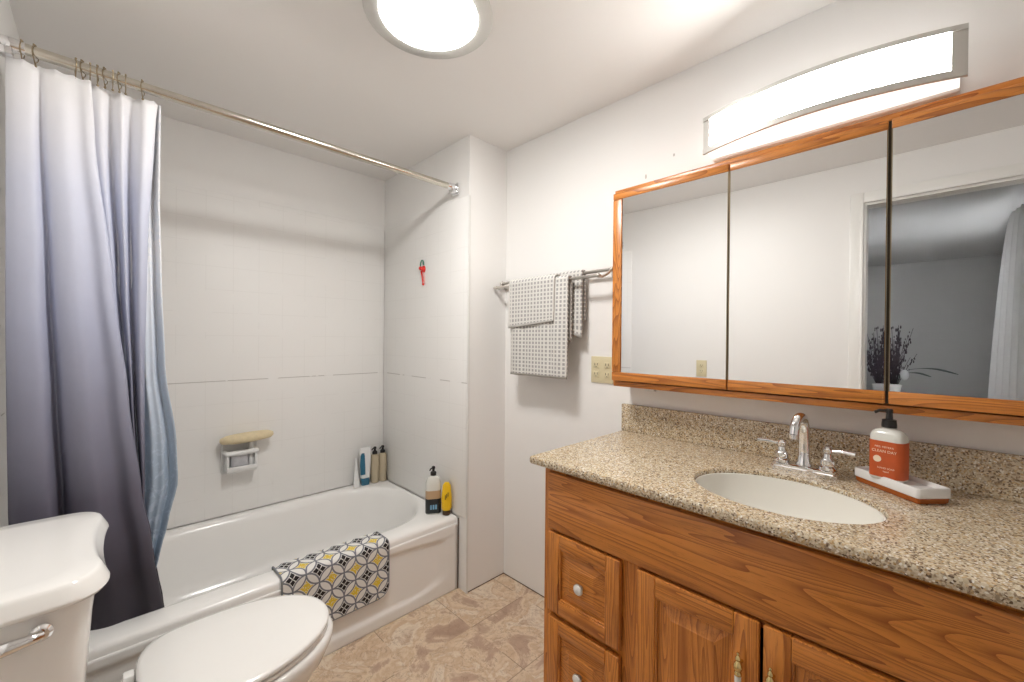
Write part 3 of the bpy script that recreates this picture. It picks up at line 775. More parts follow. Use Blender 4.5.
def dark_pump_bottle():
    x, y = 1.252, 1.862
    t = thing('shower_gel_bottle', 'clear pump bottle with dark and tan label on the tub corner', 'bottle', (x, y, RT))
    bm = NB(); R_ = math.radians(-30)
    loft(bm, [rrect(x, y, 0.037, 0.022, 0.018, RT, rot=R_), rrect(x, y, 0.040, 0.025, 0.02, RT+0.006, rot=R_), rrect(x, y, 0.040, 0.025, 0.02, RT+0.162, rot=R_), rrect(x, y, 0.032, 0.021, 0.017, RT+0.190, rot=R_), rrect(x, y, 0.014, 0.013, 0.012, RT+0.202, rot=R_)])
    obj('bottle_body', bm, M['milky'], t)
    for nm, m, a, b, e in (('label', 'navy', 0.006, 0.082, 0.0009), ('label', 'tan', 0.0825, 0.125, 0.0009), ('label_panel', 'blueprint', 0.028, 0.052, 0.0016)):
        bm = NB()
        if nm == 'label_panel':
            d = Vector((cos(R_), sin(R_), 0)); nrm = Vector((sin(R_), -cos(R_), 0))
            c = Vector((x, y, 0))+nrm*0.0262
            for k in (-1, 0, 1):
                q = c+d*k*0.013; loft(bm, [rrect(q.x, q.y, 0.0045, 0.0008, 0.0006, RT+a, 2, R_), rrect(q.x, q.y, 0.0045, 0.0008, 0.0006, RT+b, 2, R_)])
        else: loft(bm, [rrect(x, y, 0.040+e, 0.025+e, 0.02+e, RT+a, rot=R_), rrect(x, y, 0.040+e, 0.025+e, 0.02+e, RT+b, rot=R_)])
        obj(nm, bm, M[m], t)
    pump(t, x, y, RT+0.202, 0.95, math.radians(205))
dark_pump_bottle()
def yellow_bottle():
    x, y = 1.292, 1.797
    t = thing('sunscreen_bottle', 'yellow squeeze bottle standing on its brown cap at the tub end', 'bottle', (x, y, RT))
    bm = NB(); lathe(bm, [(0.017, 0), (0.0205, 0.003), (0.0205, 0.026)], (x, y, RT), 20); obj('cap', bm, M['brown'], t)
    bm = NB(); R_ = math.radians(-35)
    loft(bm, [rrect(x, y, 0.022, 0.019, 0.018, RT+0.0265, rot=R_), rrect(x, y, 0.0275, 0.019, 0.018, RT+0.04, rot=R_), rrect(x, y, 0.0275, 0.018, 0.017, RT+0.09, rot=R_), rrect(x, y, 0.021, 0.012, 0.011, RT+0.155, rot=R_), rrect(x, y, 0.010, 0.007, 0.006, RT+0.170, rot=R_)])
    obj('bottle_body', bm, M['yellow'], t)
    bm = NB()
    d = Vector((cos(R_), sin(R_), 0)); nrm = Vector((sin(R_), -cos(R_), 0)); c = Vector((x, y, 0))+nrm*0.0186
    for k in range(3):
        q = c+d*(k-1)*0.007; loft(bm, [rrect(q.x, q.y, 0.0018, 0.0008, 0.0006, RT+0.085+k*0.008, 2, R_), rrect(q.x, q.y, 0.0018, 0.0008, 0.0006, RT+0.108+k*0.007, 2, R_)])
    obj('printed_mark', bm, M['brown'], t)
yellow_bottle()

# ---------------------------------------------------------------- red candy-cane hook on the end wall
def red_hook():
    t = thing('wall_hook', 'small red and green suction hook stuck on the tiled end wall', 'hook', (XE, 2.09, 1.70))
    X = XE-0.0005; y = 2.09
    bm = NB(); lathe(bm, [(0.022, 0), (0.020, -0.004), (0.010, -0.010), (0.006, -0.014), (0.0005, -0.014)], (X, y-0.002, 1.710), 20, axis='x', cap=False)
    ball(bm, (X-0.010, y+0.016, 1.717), 0.012, 0.8, 1, 1); ball(bm, (X-0.010, y-0.012, 1.706), 0.013, 0.8, 1, 1)
    obj('suction_cup', bm, M['red'], t)
    bm = NB(); tube(bm, [(X-0.010, y+0.016, 1.729), (X-0.011, y+0.012, 1.748), (X-0.011, y-0.002, 1.760), (X-0.011, y-0.016, 1.752), (X-0.010, y-0.018, 1.732)], 0.0040, 8, smooth=4); obj('loop', bm, M['green'], t)
    bm = NB(); tube(bm, [(X-0.008, y+0.010, 1.700), (X-0.008, y-0.004, 1.655), (X-0.008, y-0.012, 1.624)], 0.0048, 8, smooth=3); ball(bm, (X-0.009, y-0.013, 1.622), 0.0075); obj('stem', bm, M['red'], t)
    bm = NB(); tube(bm, [(X-0.007, y-0.008, 1.695), (X-0.007, y-0.022, 1.655), (X-0.008, y-0.019, 1.628)], 0.0035, 8, smooth=3); obj('clear_strap', bm, M['pink'], t)
red_hook()

# ---------------------------------------------------------------- towel rail and towels
BF, BB = (1.500, 1.583), (1.553, 1.612)     # (x, z) of the front and back bars
def towel_rail():
    t = thing('towel_rail', 'double brushed nickel towel rail on the wall left of the mirror cabinet', 'towel rail', (XR, 1.33, 1.6))
    ya, yb = 1.660, 0.972
    for (x, z), a, b in ((BF, ya, yb+0.03), (BB, ya, yb)):
        bm = NB(); tube(bm, [(x, a, z), (x, (a+b)/2, z), (x, b, z)], 0.0075, 16)
        for yy in (a, b): ball(bm, (x, yy, z), 0.0095)
        obj('bar', bm, M['nickel'], t)
    for yy, fy in ((ya, ya-0.012), (yb, yb+0.032)):
        bm = NB(); lathe(bm, [(0.026, 0), (0.026, -0.004), (0.018, -0.010), (0.010, -0.014)], (XR-0.0003, yy, 1.597), 20, axis='x')
        tube(bm, [(XR-0.010, yy, 1.597), (XR-0.025, yy, 1.600), (BB[0], yy, BB[1]), (BB[0]-0.018, yy+(fy-yy)*0.4, BB[1]-0.020), (BF[0]+0.018, fy, BF[1]-0.004), (BF[0], fy, BF[1])], 0.0062, 12, smooth=5)
        ball(bm, (BB[0], yy, BB[1]), 0.012); ball(bm, (BF[0], fy, BF[1]), 0.0105)
        obj('post', bm, M['nickel'], t)
towel_rail()
def drape(name, label, x_front, x_back, zc, ya, yb, zf, zb, group, thick=0.006, amp=0.004, skew=0.0, gather=0.0, hx=None, order=0):
    # cloth over a bar: front leg down to zf, over the bar, back leg down to zb
    bm = NB(); uvl = bm.loops.layers.uv.new('uv')
    cxm = (x_front+x_back)/2; r = abs(x_back-x_front)/2
    prof = [(x_front, 0, zf)]
    n = 30
    for k in range(1, n+1): prof.append((x_front, 0, zf+(zc-zf)*k/n))
    for k in range(1, 12):
        a = PI-PI*k/12; prof.append((cxm+r*cos(a), 0, zc+r*sin(a)))
    for k in range(0, 17): prof.append((x_back, 0, zc+(zb-zc)*k/16))
    L = [0]
    for a, b in zip(prof, prof[1:]): L.append(L[-1]+math.hypot(b[0]-a[0], b[2]-a[2]))
    NU = 60; G = []
    for j, p in enumerate(prof):
        row = []
        for i in range(NU+1):
            s = i/NU; y = ya+(yb-ya)*s
            down = max(0, min(1, (zc-p[2])/0.25))
            front = j <= n
            wv = amp*down*(sin(s*9+order)+0.5*sin(s*17+2+p[2]*3))
            x = p[0]+(-abs(wv) if front else abs(wv)*0.3)
            y2 = y + gather*down*(0.5-s)
            zz = p[2] + (skew*(s-0.5) if j == 0 else skew*(s-0.5)*max(0, 1-(p[2]-zf)/0.05) if front and p[2]-zf < 0.05 else 0)
            row.append((bm.verts.new((x, y2, zz)), (abs(ya-yb)*s, L[j])))
        G.append(row)
    for j in range(len(prof)-1):
        for i in range(NU):
            q = [G[j][i], G[j][i+1], G[j+1][i+1], G[j+1][i]]; f = bm.faces.new([a[0] for a in q])
            for lp, a in zip(f.loops, q): lp[uvl].uv = a[1]
    o = obj(name, bm, M['towel'], None, angle=180, solid=thick, recalc=False, offset=0)
    tag(o, label, 'towel', group); return o
drape('bath_towel', 'long grey and white waffle towel folded over the front bar of the towel rail', 1.4865, 1.5135, 1.583, 1.518, 1.156, 1.130, 1.30, None, 0.009, 0.007, 0.0, 0.0)
drape('hand_towel', 'short grey checked towel layered on top of the long one on the rail', 1.4745, 1.5255, 1.585, 1.522, 1.226, 1.378, 1.36, None, 0.007, 0.004, 0.03, 0.0, order=2)
drape('bath_towel', 'waffle towel hanging on the rear bar behind the other two towels', 1.541, 1.565, 1.612, 1.34, 1.118, 1.345, 1.40, None, 0.007, 0.007, -0.06, 0.0, order=4)

# ---------------------------------------------------------------- outlets
def outlet(name, label, x, y0, y1, z0, z1, face, gangs):
    s = -1 if face == '-x' else 1
    t = thing(name, label, 'outlet', (x, (y0+y1)/2, (z0+z1)/2))
    xa, xb = sorted((x+s*0.0004, x+s*0.006))
    obj('cover_plate', box(NB(), xa, xb, y0, y1, z0, z1, bev=0.002), M['cream'], t)
    gw = (y1-y0)/gangs
    for g in range(gangs):
        yc = y0+gw*(g+0.5)
        for dz in (-0.021, 0.021):
            zc = (z0+z1)/2+dz; bm = NB()
            xc, xd = sorted((x+s*0.006, x+s*0.0085))
            box(bm, xc, xd, yc-0.015, yc+0.015, zc-0.014, zc+0.014, bev=0.002)
            sk = obj('socket', bm, M['cream'], t)
            bm = NB(); xe, xf = sorted((x+s*0.0084, x+s*0.0090))
            for dy in (-0.0065, 0.0065): box(bm, xe, xf, yc+dy-0.0013, yc+dy+0.0013, zc-0.002, zc+0.008)
            box(bm, xe, xf, yc-0.002, yc+0.002, zc-0.010, zc-0.006)
            obj('slot', bm, M['slot'], sk, smooth=False)
outlet('electrical_outlet', 'almond double outlet plate on the wall left of the mirror cabinet', XR, 0.985, 1.099, 1.116, 1.234, '-x', 2)
outlet('electrical_outlet', 'small almond outlet on the toilet wall, seen in the left mirror', XL, 1.083, 1.155, 1.048, 1.166, '+x', 1)

# ---------------------------------------------------------------- vanity
def raised_panel(bm, X, y0, y1, z0, z1):
    # front faces -x at X; raised centre field with sloping bevels
    def ring(d, x): return [(x, y0+d, z0+d), (x, y1-d, z0+d), (x, y1-d, z1-d), (x, y0+d, z1-d)]
    loft(bm, [ring(0.0, X+0.012), ring(0.0, X+0.008), ring(0.006, X+0.008), ring(0.010, X+0.0075), ring(0.034, X+0.001), ring(0.036, X+0.0)], True, True)
def door_frame(bm, X, y0, y1, z0, z1, w):
    # stiles (material 0, upright grain) and rails (material 1, level grain); rounded outer edge, stepped inner edge
    t = 0.018
    for (a, b, c, d, mi) in ((y0, y0+w, z0, z1, 0), (y1-w, y1, z0, z1, 0), (y0+w, y1-w, z0, z0+w, 1), (y0+w, y1-w, z1-w, z1, 1)):
        box(bm, X, X+t, a, b, c, d, bev=0.0035 if mi == 0 else 0.0025, seg=2, mi=mi)
    # inner moulding
    i = w-0.001; q = 0.006
    for (a, b, c, d, mi) in ((y0+i, y0+i+q, z0+i, z1-i, 0), (y1-i-q, y1-i, z0+i, z1-i, 0), (y0+i+q, y1-i-q, z0+i, z0+i+q, 1), (y0+i+q, y1-i-q, z1-i-q, z1-i, 1)):
        box(bm, X+0.004, X+0.016, a, b, c, d, bev=0.0015, seg=1, mi=mi)
def cab_front(kind, parent, y0, y1, z0, z1, w=0.047):
    X = 1.020; bm = NB(); door_frame(bm, X, y0, y1, z0, z1, w)
    d = obj(kind, bm, [M['oak_z'], M['oak_y']], parent, angle=30)
    bm = NB(); i = w+0.0055; raised_panel(bm, X+0.003, y0+i, y1-i, z0+i, z1-i)
    obj('raised_panel', bm, M['oak_z'] if kind == 'door' else M['oak_y'], d, smooth=False)
    return d
def knob(parent, y, z):
    bm = NB(); X = 1.0235
    lathe(bm, [(0.009, 0.0), (0.009, -0.0015), (0.0055, -0.003), (0.0055, -0.006), (0.0120, -0.009), (0.0165, -0.012), (0.0165, -0.015)], (X, y, z), 20, axis='x')
    k = obj('knob', bm, M['nickel'], parent)
    bm = NB(); lathe(bm, [(0.0145, -0.0145), (0.0135, -0.018), (0.009, -0.020), (0.0005, -0.0208)], (X, y, z), 20, axis='x', cap=False)
    obj('knob_face', bm, M['knobw'], k)
def bar_pull(parent, y, ztop):
    X = 0.995; bm = NB(); L = 0.135
    pr = [(0.0005, 0.0), (0.0028, -0.001), (0.0034, -0.004), (0.0018, -0.007), (0.0050, -0.011), (0.0060, -0.015), (0.0038, -0.019), (0.0085, -0.025), (0.0098, -0.031), (0.0088, -0.037), (0.0056, -0.041), (0.0076, -0.045), (0.0074, -0.050)]
    lathe(bm, pr + [(0.0035, -0.052), (0.0035, -L+0.052)] + [(r, -L-h) for r, h in reversed(pr)], (X, y, ztop), 18, cap=False)
    for z in (ztop-0.032, ztop-L+0.032):
        tube(bm, [(X, y, z), (1.021, y, z)], 0.0040, 10)
    h = obj('handle', bm, M['brass'], parent)
    bm = NB(); tube(bm, [(X, y, ztop-0.048), (X, y, ztop-L+0.048)], 0.0068, 16); obj('grip', bm, M['knobw'], h)
VY0, VY1 = -0.380, 0.895
def make_vanity():
    t = thing('vanity_cabinet', 'oak vanity cabinet with raised panel doors under the granite countertop', 'cabinet', (1.3, 0.26, 0))
    zt = 0.8945
    for a in ((VY0, VY0+0.016), (VY1-0.016, VY1)): obj('side_panel', box(NB(), 1.058, XR-0.002, a[0], a[1], 0.0, zt), M['oak_z'], t, smooth=False)
    bm = NB(); box(bm, 1.058, XR-0.002, VY0+0.016, VY1-0.016, 0.09, 0.106); box(bm, XR-0.012, XR-0.002, VY0+0.016, VY1-0.016, 0.106, zt-0.2); box(bm, 1.10, 1.115, VY0+0.016, VY1-0.016, 0.0, 0.09)
    obj('carcass', bm, M['dark'], t, smooth=False)
    bm = NB()
    for y0, y1 in ((VY0, VY0+0.045), (-0.098, -0.036), (0.552, 0.608), (VY1-0.040, VY1)):
        box(bm, 1.040, 1.058, y0, y1, 0.085, zt, mi=0)
    for z0, z1 in ((0.085, 0.110), (0.675, zt)):
        for y0, y1 in ((VY0+0.045, -0.098), (-0.036, 0.552), (0.608, VY1-0.040)): box(bm, 1.0405, 1.058, y0, y1, z0, z1, mi=1)
    for z0, z1 in ((0.420, 0.450),):
        for y0, y1 in ((VY0+0.045, -0.098), (0.608, VY1-0.040)): box(bm, 1.0405, 1.058, y0, y1, z0, z1, mi=1)
    obj('face_frame', bm, [M['oak_z'], M['oak_y']], t, smooth=False)
    obj('apron_board', box(NB(), 1.0225, 1.040, VY0+0.024, VY1-0.026, 0.703, 0.8825, bev=0.004, seg=2), M['oak_y'], t)
    obj('shadow_strip', box(NB(), 1.0505, 1.0575, VY0+0.01, VY1-0.01, 0.8835, zt), M['oak_y'], t, smooth=False)
    dz = [(0.445, 0.692), (0.112, 0.424)]
    for (y0, y1) in ((0.606, 0.866), (-0.351, -0.094)):
        for (z0, z1) in ((0.443, 0.694), (0.172, 0.424)):
            d = cab_front('drawer', t, y0, y1, z0, z1, 0.044); knob(d, (y0+y1)/2+0.002, (z0+z1)/2-0.006)
        obj('bottom_rail', box(NB(), 1.024, 1.040, y0, y1, 0.105, 0.160, bev=0.003), M['oak_y'], t)
    d = cab_front('door', t, 0.262, 0.554, 0.105, 0.694, 0.052); bar_pull(d, 0.2955, 0.626)
    d = cab_front('door', t, -0.038, 0.254, 0.105, 0.694, 0.052); bar_pull(d, 0.2335, 0.628)
make_vanity()
CZ = 0.925; SX, SY, SA, SB = 1.235, 0.274, 0.160, 0.205
def ellipse(a, b, z, N=72): return [(SX+a*cos(2*PI*i/N), SY+b*sin(2*PI*i/N), z) for i in range(N)]
def make_counter():
    x0, x1, y0, y1 = 1.003, XR-0.001, -0.420, 0.932; N = 72; zb = CZ-0.025
    t = thing('countertop', 'speckled beige granite countertop with backsplash on the oak vanity', 'countertop', (1.3, 0.26, zb))
    def rect(d, z):
        out = []; X0, X1, Y0, Y1 = x0+d, x1, y0+d, y1-d
        for p in ellipse(SA, SB, z):
            dx, dy = p[0]-SX, p[1]-SY; k = 1e9
            if dx > 1e-9: k = min(k, (X1-SX)/dx)
            if dx < -1e-9: k = min(k, (X0-SX)/dx)
            if dy > 1e-9: k = min(k, (Y1-SY)/dy)
            if dy < -1e-9: k = min(k, (Y0-SY)/dy)
            out.append([SX+dx*k, SY+dy*k, z])
        for cx, cy, ux, uy in ((X0, Y0, x0, y0), (X0, Y1, x0, y1), (X1, Y0, x1, y0), (X1, Y1, x1, y1)):   # move the sample nearest in angle to each corner
            ac = math.atan2(uy-SY, ux-SX); E = ellipse(SA, SB, 0)
            b = min(range(N), key=lambda i: abs(math.remainder(math.atan2(E[i][1]-SY, E[i][0]-SX)-ac, 2*PI))); out[b][0], out[b][1] = cx, cy
        return out
    bm = NB()
    loft(bm, [ellipse(SA, SB, zb), ellipse(SA, SB, CZ-0.003), ellipse(SA+0.003, SB+0.003, CZ), rect(0.004, CZ), rect(0.001, CZ-0.004), rect(0.0, CZ-0.008), rect(0.0, zb+0.006), rect(0.003, zb), ellipse(SA, SB, zb)], False, False)
    bmesh.ops.remove_doubles(bm, verts=bm.verts[:], dist=1e-6)
    obj('slab', bm, M['granite'], t, angle=30)
    obj('backsplash', box(NB(), XR-0.022, XR-0.001, y0, y1, CZ, 1.038, bev=0.003), M['granite'], t)
    # undermount sink
    s = thing('sink', 'white oval undermount sink set into the granite countertop', 'sink', (SX, SY, 0.76))
    bm = NB(); e = 0.012
    rings = [ellipse(SA+e+0.012, SB+e+0.012, zb-0.001), ellipse(SA-0.0012, SB-0.0012, zb-0.001), ellipse(SA-0.0012, SB-0.0012, CZ-0.012), ellipse(SA-0.005, SB-0.005, CZ-0.0125)]
    for k in range(1, 13):
        f = k/12; q = max(0.02, math.cos(f*PI/2)**0.55); rings.append(ellipse((SA-0.006)*q, (SB-0.006)*q, CZ-0.015-0.155*math.sin(f*PI/2)**1.1))
    loft(bm, rings, False, True); obj('bowl', bm, M['sinkc'], s, angle=60, solid=0.004, offset=-1)
    bm = NB(); zd = CZ-0.1695
    lathe(bm, [(0.021, 0), (0.022, 0.004), (0.016, 0.0055), (0.0005, 0.005)], (SX, SY, zd), 24, cap=False); obj('drain', bm, M['chrome'], s)
    bm = NB(); lathe(bm, [(0.008, 0), (0.007, -0.003), (0.0005, -0.003)], (SX-(SA*0.93), SY, zb-0.03), 14, axis='x', cap=False)
    bm.free()
make_counter()
def make_faucet():
    fx, fy = 1.472, 0.266
    t = thing('faucet', 'chrome two handle faucet with arched spout behind the sink', 'faucet', (fx, fy, CZ))
    bm = NB()
    rr = lambda d, z: rrect(fx, fy, 0.026-d, 0.082-d, 0.012, CZ+z)
    loft(bm, [rr(0, 0.0005), rr(0, 0.010), rr(0.003, 0.013), rr(0.003, 0.018), rr(0.007, 0.021)])
    obj('base_plate', bm, M['chrome'], t)
    bm = NB()
    lathe(bm, [(0.021, 0), (0.021, 0.006), (0.017, 0.012), (0.0145, 0.03), (0.0135, 0.05)], (fx, fy, CZ+0.0205), 22)
    tube(bm, [(fx, fy, CZ+0.06), (fx, fy, CZ+0.10), (fx-0.004, fy, CZ+0.135), (fx-0.022, fy, CZ+0.161), (fx-0.052, fy+0.004, CZ+0.166), (fx-0.078, fy+0.007, CZ+0.150), (fx-0.088, fy+0.008, CZ+0.122)], lambda q: 0.0148-0.003*q, 18, smooth=6)
    lathe(bm, [(0.0125, 0), (0.0125, 0.012)], (fx-0.0885, fy+0.008, CZ+0.112), 18)
    obj('spout', bm, M['chrome'], t)
    for s in (-1, 1):
        hy = fy+s*0.056
        bm = NB(); lathe(bm, [(0.022, 0), (0.022, 0.008), (0.017, 0.012), (0.0185, 0.017), (0.018, 0.026), (0.011, 0.034), (0.0095, 0.045), (0.0125, 0.049), (0.0125, 0.058), (0.0075, 0.064), (0.0005, 0.0655)], (fx, hy, CZ+0.0205), 20, cap=False)
        d = Vector((0.15*(-1), s, 0)).normalized(); p = Vector((fx, hy, CZ+0.0205+0.0535))
        tube(bm, [p, p+d*0.018+Vector((0, 0, 0.001)), p+d*0.040+Vector((0, 0, 0.003)), p+d*0.064+Vector((0, 0, 0.002))], lambda q: 0.0042+0.0032*q, 12, smooth=4)
        obj('handle', bm, M['chrome'], t)
    bm = NB(); tube(bm, [(fx+0.018, fy, CZ+0.02), (fx+0.018, fy, CZ+0.060)], 0.0025, 8); ball(bm, (fx+0.018, fy, CZ+0.063), 0.005); obj('lift_rod', bm, M['chrome'], t)
make_faucet()
def make_tray():
    # long dish, footprint corners measured on the counter
    c = Vector((1.462, 0.072)); d = Vector((1.371-1.489, 0.023-0.155)); ang = math.atan2(d.y, d.x)
    hl, hw = d.length/2, 0.043
    c = Vector(((1.489+1.371)/2, (0.155+0.023)/2)) + Vector((-math.sin(ang), math.cos(ang)))*hw
    R_ = lambda i, z, r=0.008: rrect(c.x, c.y, hl-i, hw-i, max(0.002, r-i*0.5), z, 4, ang)
    t = thing('soap_tray', 'white and amber rectangular dish under the soap bottle on the counter', 'tray', (c.x, c.y, CZ))
    bm = NB(); loft(bm, [R_(0.006, CZ+0.0005), R_(0.003, CZ+0.004), R_(0.002, CZ+0.014)]); obj('base', bm, M['amber'], t)
    bm = NB(); loft(bm, [R_(0.002, CZ+0.0142), R_(0.0, CZ+0.016), R_(0.0, CZ+0.036), R_(0.0015, CZ+0.0385), R_(0.0045, CZ+0.0385), R_(0.006, CZ+0.036), R_(0.008, CZ+0.028)]); obj('dish', bm, M['dish'], t)
    # bottle
    bx, by, bz = 1.4555, 0.080, CZ+0.0285
    t = thing('hand_soap_bottle', 'hand soap bottle with orange label and black pump standing in the dish', 'soap bottle', (bx, by, bz))
    ra = math.radians(72)   # long side direction
    Q = lambda hx, hy, r, z: rrect(bx, by, hx, hy, r, bz+z, 6, ra)
    bm = NB(); loft(bm, [Q(0.032, 0.022, 0.014, 0.0), Q(0.0355, 0.025, 0.015, 0.004), Q(0.0355, 0.025, 0.015, 0.108), Q(0.034, 0.023, 0.015, 0.118), Q(0.027, 0.019, 0.014, 0.127), Q(0.014, 0.013, 0.012, 0.132), Q(0.013, 0.013, 0.012, 0.135)])
    obj('bottle_body', bm, M['milky'], t)
    bm = NB(); loft(bm, [Q(0.0362, 0.0257, 0.0157, 0.008), Q(0.0362, 0.0257, 0.0157, 0.101)]); lab = obj('label', bm, M['orange'], t)
    nrm = Vector((-cos(ra+PI/2)*-1, 0)) if False else None
    # lettering on the label face that looks to the room (-x side)
    ux = Vector((cos(ra), sin(ra), 0)); face_n = Vector((-sin(ra), cos(ra), 0))
    if face_n.x > 0: face_n = -face_n
    right = Vector((0, 0, 1)).cross(face_n)   # reading direction as seen from the room
    def letters(txt, size, off, z, mat='labelw'):
        cu = bpy.data.curves.new('lettering', 'FONT'); cu.body = txt; cu.size = size; cu.align_x = 'CENTER'; cu.extrude = 0.0002
        tmp = bpy.data.objects.new('tmp_text', cu); C.objects.link(tmp)
        dg = bpy.context.evaluated_depsgraph_get(); me = bpy.data.meshes.new_from_object(tmp.evaluated_get(dg)); bpy.data.objects.remove(tmp)
        Mx = Matrix((right, Vector((0, 0, 1)), face_n)).transposed().to_4x4()
        o_ = Vector((bx, by, bz+z)) + face_n*0.0259 + right*off; Mx.translation = o_
        me.transform(Mx); me.materials.append(M[mat]); o = bpy.data.objects.new('lettering', me); C.objects.link(o)
        o.parent = lab; o.matrix_parent_inverse = parent_world(lab).inverted()
    letters('MRS. MEYER\'S', 0.0066, 0.0, 0.084); letters('CLEAN DAY', 0.0095, 0.0, 0.072); letters('HAND SOAP', 0.0062, 0.004, 0.030); letters('liquid', 0.0055, 0.004, 0.022)
    bm = NB(); q = Vector((bx, by, bz+0.054))+face_n*0.0258 - right*0.014
    ring0 = [q + right*0.0085*cos(2*PI*k/24)+Vector((0, 0, 0.0085*sin(2*PI*k/24))) for k in range(24)]
    loft(bm, [ring0, [p+face_n*0.0005 for p in ring0]]); obj('label_badge', bm, M['labelw'], lab, smooth=False)
    pm = NB(); z = bz+0.1352
    lathe(pm, [(0.0155, 0), (0.0155, 0.006), (0.0145, 0.018), (0.0145, 0.020), (0.0075, 0.021), (0.0065, 0.036), (0.0075, 0.037), (0.0075, 0.046), (0.006, 0.048)], (bx, by, z), 20)
    dd = Vector((-0.35, 1, 0)).normalized(); p = Vector((bx, by, z+0.043)); tube(pm, [p-dd*0.004, p+dd*0.020, p+dd*0.030+Vector((0, 0, -0.006))], 0.0038, 10)
    obj('pump', pm, M['black'], t)
make_tray()

# ---------------------------------------------------------------- mirror cabinet
def make_mirror_cabinet():
    t = thing('mirror_cabinet', 'wide oak framed three door mirror cabinet above the sink', 'mirror cabinet', (XR, 0.28, 1.12))
    y0, y1, z0, z1 = -0.345, 0.909, 1.1236, 1.9095
    bm = NB(); xf = 1.4700
    box(bm, xf, XR-0.0005, y0, y1, z1-0.02, z1, bev=0.002, mi=0); box(bm, xf, XR-0.0005, y0, y1, z0, z0+0.02, bev=0.002, mi=0)
    box(bm, xf, XR-0.0005, y0, y0+0.02, z0+0.02, z1-0.02, mi=1); box(bm, xf, XR-0.0005, y1-0.02, y1, z0+0.02, z1-0.02, mi=1)
    box(bm, XR-0.01, XR-0.0005, y0+0.02, y1-0.02, z0+0.02, z1-0.02, mi=1)
    obj('case', bm, [M['oak_y'], M['oak_z']], t, angle=30)
    zt, zb = 1.8910, 1.1480; X0, X1 = 1.4580, 1.4695
    spans = [(0.4782, 0.905, 'left'), (0.0892, 0.4746, 'mid'), (-0.341, 0.0830, 'right')]
    for a, b, k in spans:
        sa, sb = a, b; zr = zb+0.034; zs = zt-0.026
        if k == 'left': sb = b-0.039
        if k == 'right': sa = a+0.039
        d = obj('door', box(NB(), X1-0.002, X1, a, b, zb, zt), M['oak_z'], t, smooth=False)
        obj('rail', box(NB(), X0, X1-0.002, a, b, zs, zt, bev=0.003), M['oak_y'], d, angle=30); obj('rail', box(NB(), X0, X1-0.002, a, b, zb, zr, bev=0.003), M['oak_y'], d, angle=30)
        if k == 'left': obj('stile', box(NB(), X0, X1-0.002, sb, b, zr, zs, bev=0.003), M['oak_z'], d, angle=30)
        if k == 'right': obj('stile', box(NB(), X0, X1-0.002, a, sa, zr, zs, bev=0.003), M['oak_z'], d, angle=30)
        g = obj('mirror_glass', box(NB(), X0+0.002, X1-0.003, sa+0.0025, sb-0.0025, zr, zs), M['mirror'], d, smooth=False)
        if k != 'left': obj('edge_strip', box(NB(), X0+0.0012, X1-0.002, b-0.0018, b, zr, zs), M['bronze'], d, smooth=False)
        if k != 'right': obj('edge_strip', box(NB(), X0+0.0012, X1-0.002, a, a+0.0018, zr, zs), M['bronze'], d, smooth=False)
        if k == 'right':
            # hangs very slightly open: turned about its left edge
            th = 0.0125; piv = Vector((X0+0.004, b, 0))
            Rm = Matrix.Translation(piv) @ Matrix.Rotation(-th, 4, 'Z') @ Matrix.Translation(-piv)
            for o in (d, *d.children): o.data.transform(Rm)
        if k == 'left':
            piv = Vector((X0+0.004, a, 0)); Rm = Matrix.Translation(piv) @ Matrix.Rotation(0.0205, 4, 'Z') @ Matrix.Translation(-piv)
            for o in (d, *d.children): o.data.transform(Rm)
    for y in (0.4762, 0.0850):
        obj('gap_strip', box(NB(), X1+0.0001, X1+0.0008, y-0.012, y+0.012, zb+0.001, zt-0.001), M['strip'], t, smooth=False)
    bm = NB(); box(bm, 1.50, 1.53, 0.75, 0.79, z0-0.012, z0-0.0003, bev=0.003); obj('under_bracket', bm, M['white'], t)
make_mirror_cabinet()

# ---------------------------------------------------------------- lamps
def make_bar_lamp():
    t = thing('vanity_light', 'curved rectangular vanity light glowing above the mirror cabinet', 'wall light', (XR, 0.27, 2.03))
    ya, yb = -0.052, 0.585; z0, z1 = 1.972, 2.100; N = 32
    def bow(s): return 1.524 - 0.066*(1-(2*s-1)**2)
    def strip(bm, s0, s1, za, zb, off, thick, n=N):
        rings = []
        for i in range(n+1):
            s = s0+(s1-s0)*i/n; y = ya+(yb-ya)*s; x = bow(s)+off
            rings.append([(x, y, za), (x, y, zb), (x+thick, y, zb), (x+thick, y, za)])
        loft(bm, rings)
    bm = NB(); strip(bm, 0, 1, z1-0.013, z1, -0.005, 0.010); strip(bm, 0, 1, z0, z0+0.018, -0.005, 0.010); strip(bm, 0, 0.045, z0+0.016, z1-0.010, 0, 0.005, 4); strip(bm, 0.962, 1, z0+0.016, z1-0.010, 0, 0.005, 4)
    obj('frame', bm, M['lampmetal'], t, angle=30)
    bm = NB(); strip(bm, 0.045, 0.962, z0+0.016, z1-0.010, 0.0015, 0.003); obj('diffuser', bm, M['glowbar'], t, angle=60)
    bm = NB()
    # white inner housing whose glowing underside shows below the frame
    rings = []
    for i in range(N+1):
        s = 0.02+0.96*i/N; y = ya+(yb-ya)*s; x = bow(s)+0.006
        rings.append([(x, y, z0+0.012), (x, y, z1-0.012), (XR-0.022, y, z1-0.012), (XR-0.022, y, z0-0.003), (XR-0.03, y, z0-0.003)])
    loft(bm, rings); obj('lens', bm, m_emit('lit_lens', (1.0, 0.97, 0.93), 0.45), t, angle=40)
    obj('back_plate', box(NB(), XR-0.022, XR-0.0004, ya+0.012, yb-0.015, z0-0.012, z1-0.008, bev=0.003), M['trim'], t)
make_bar_lamp()
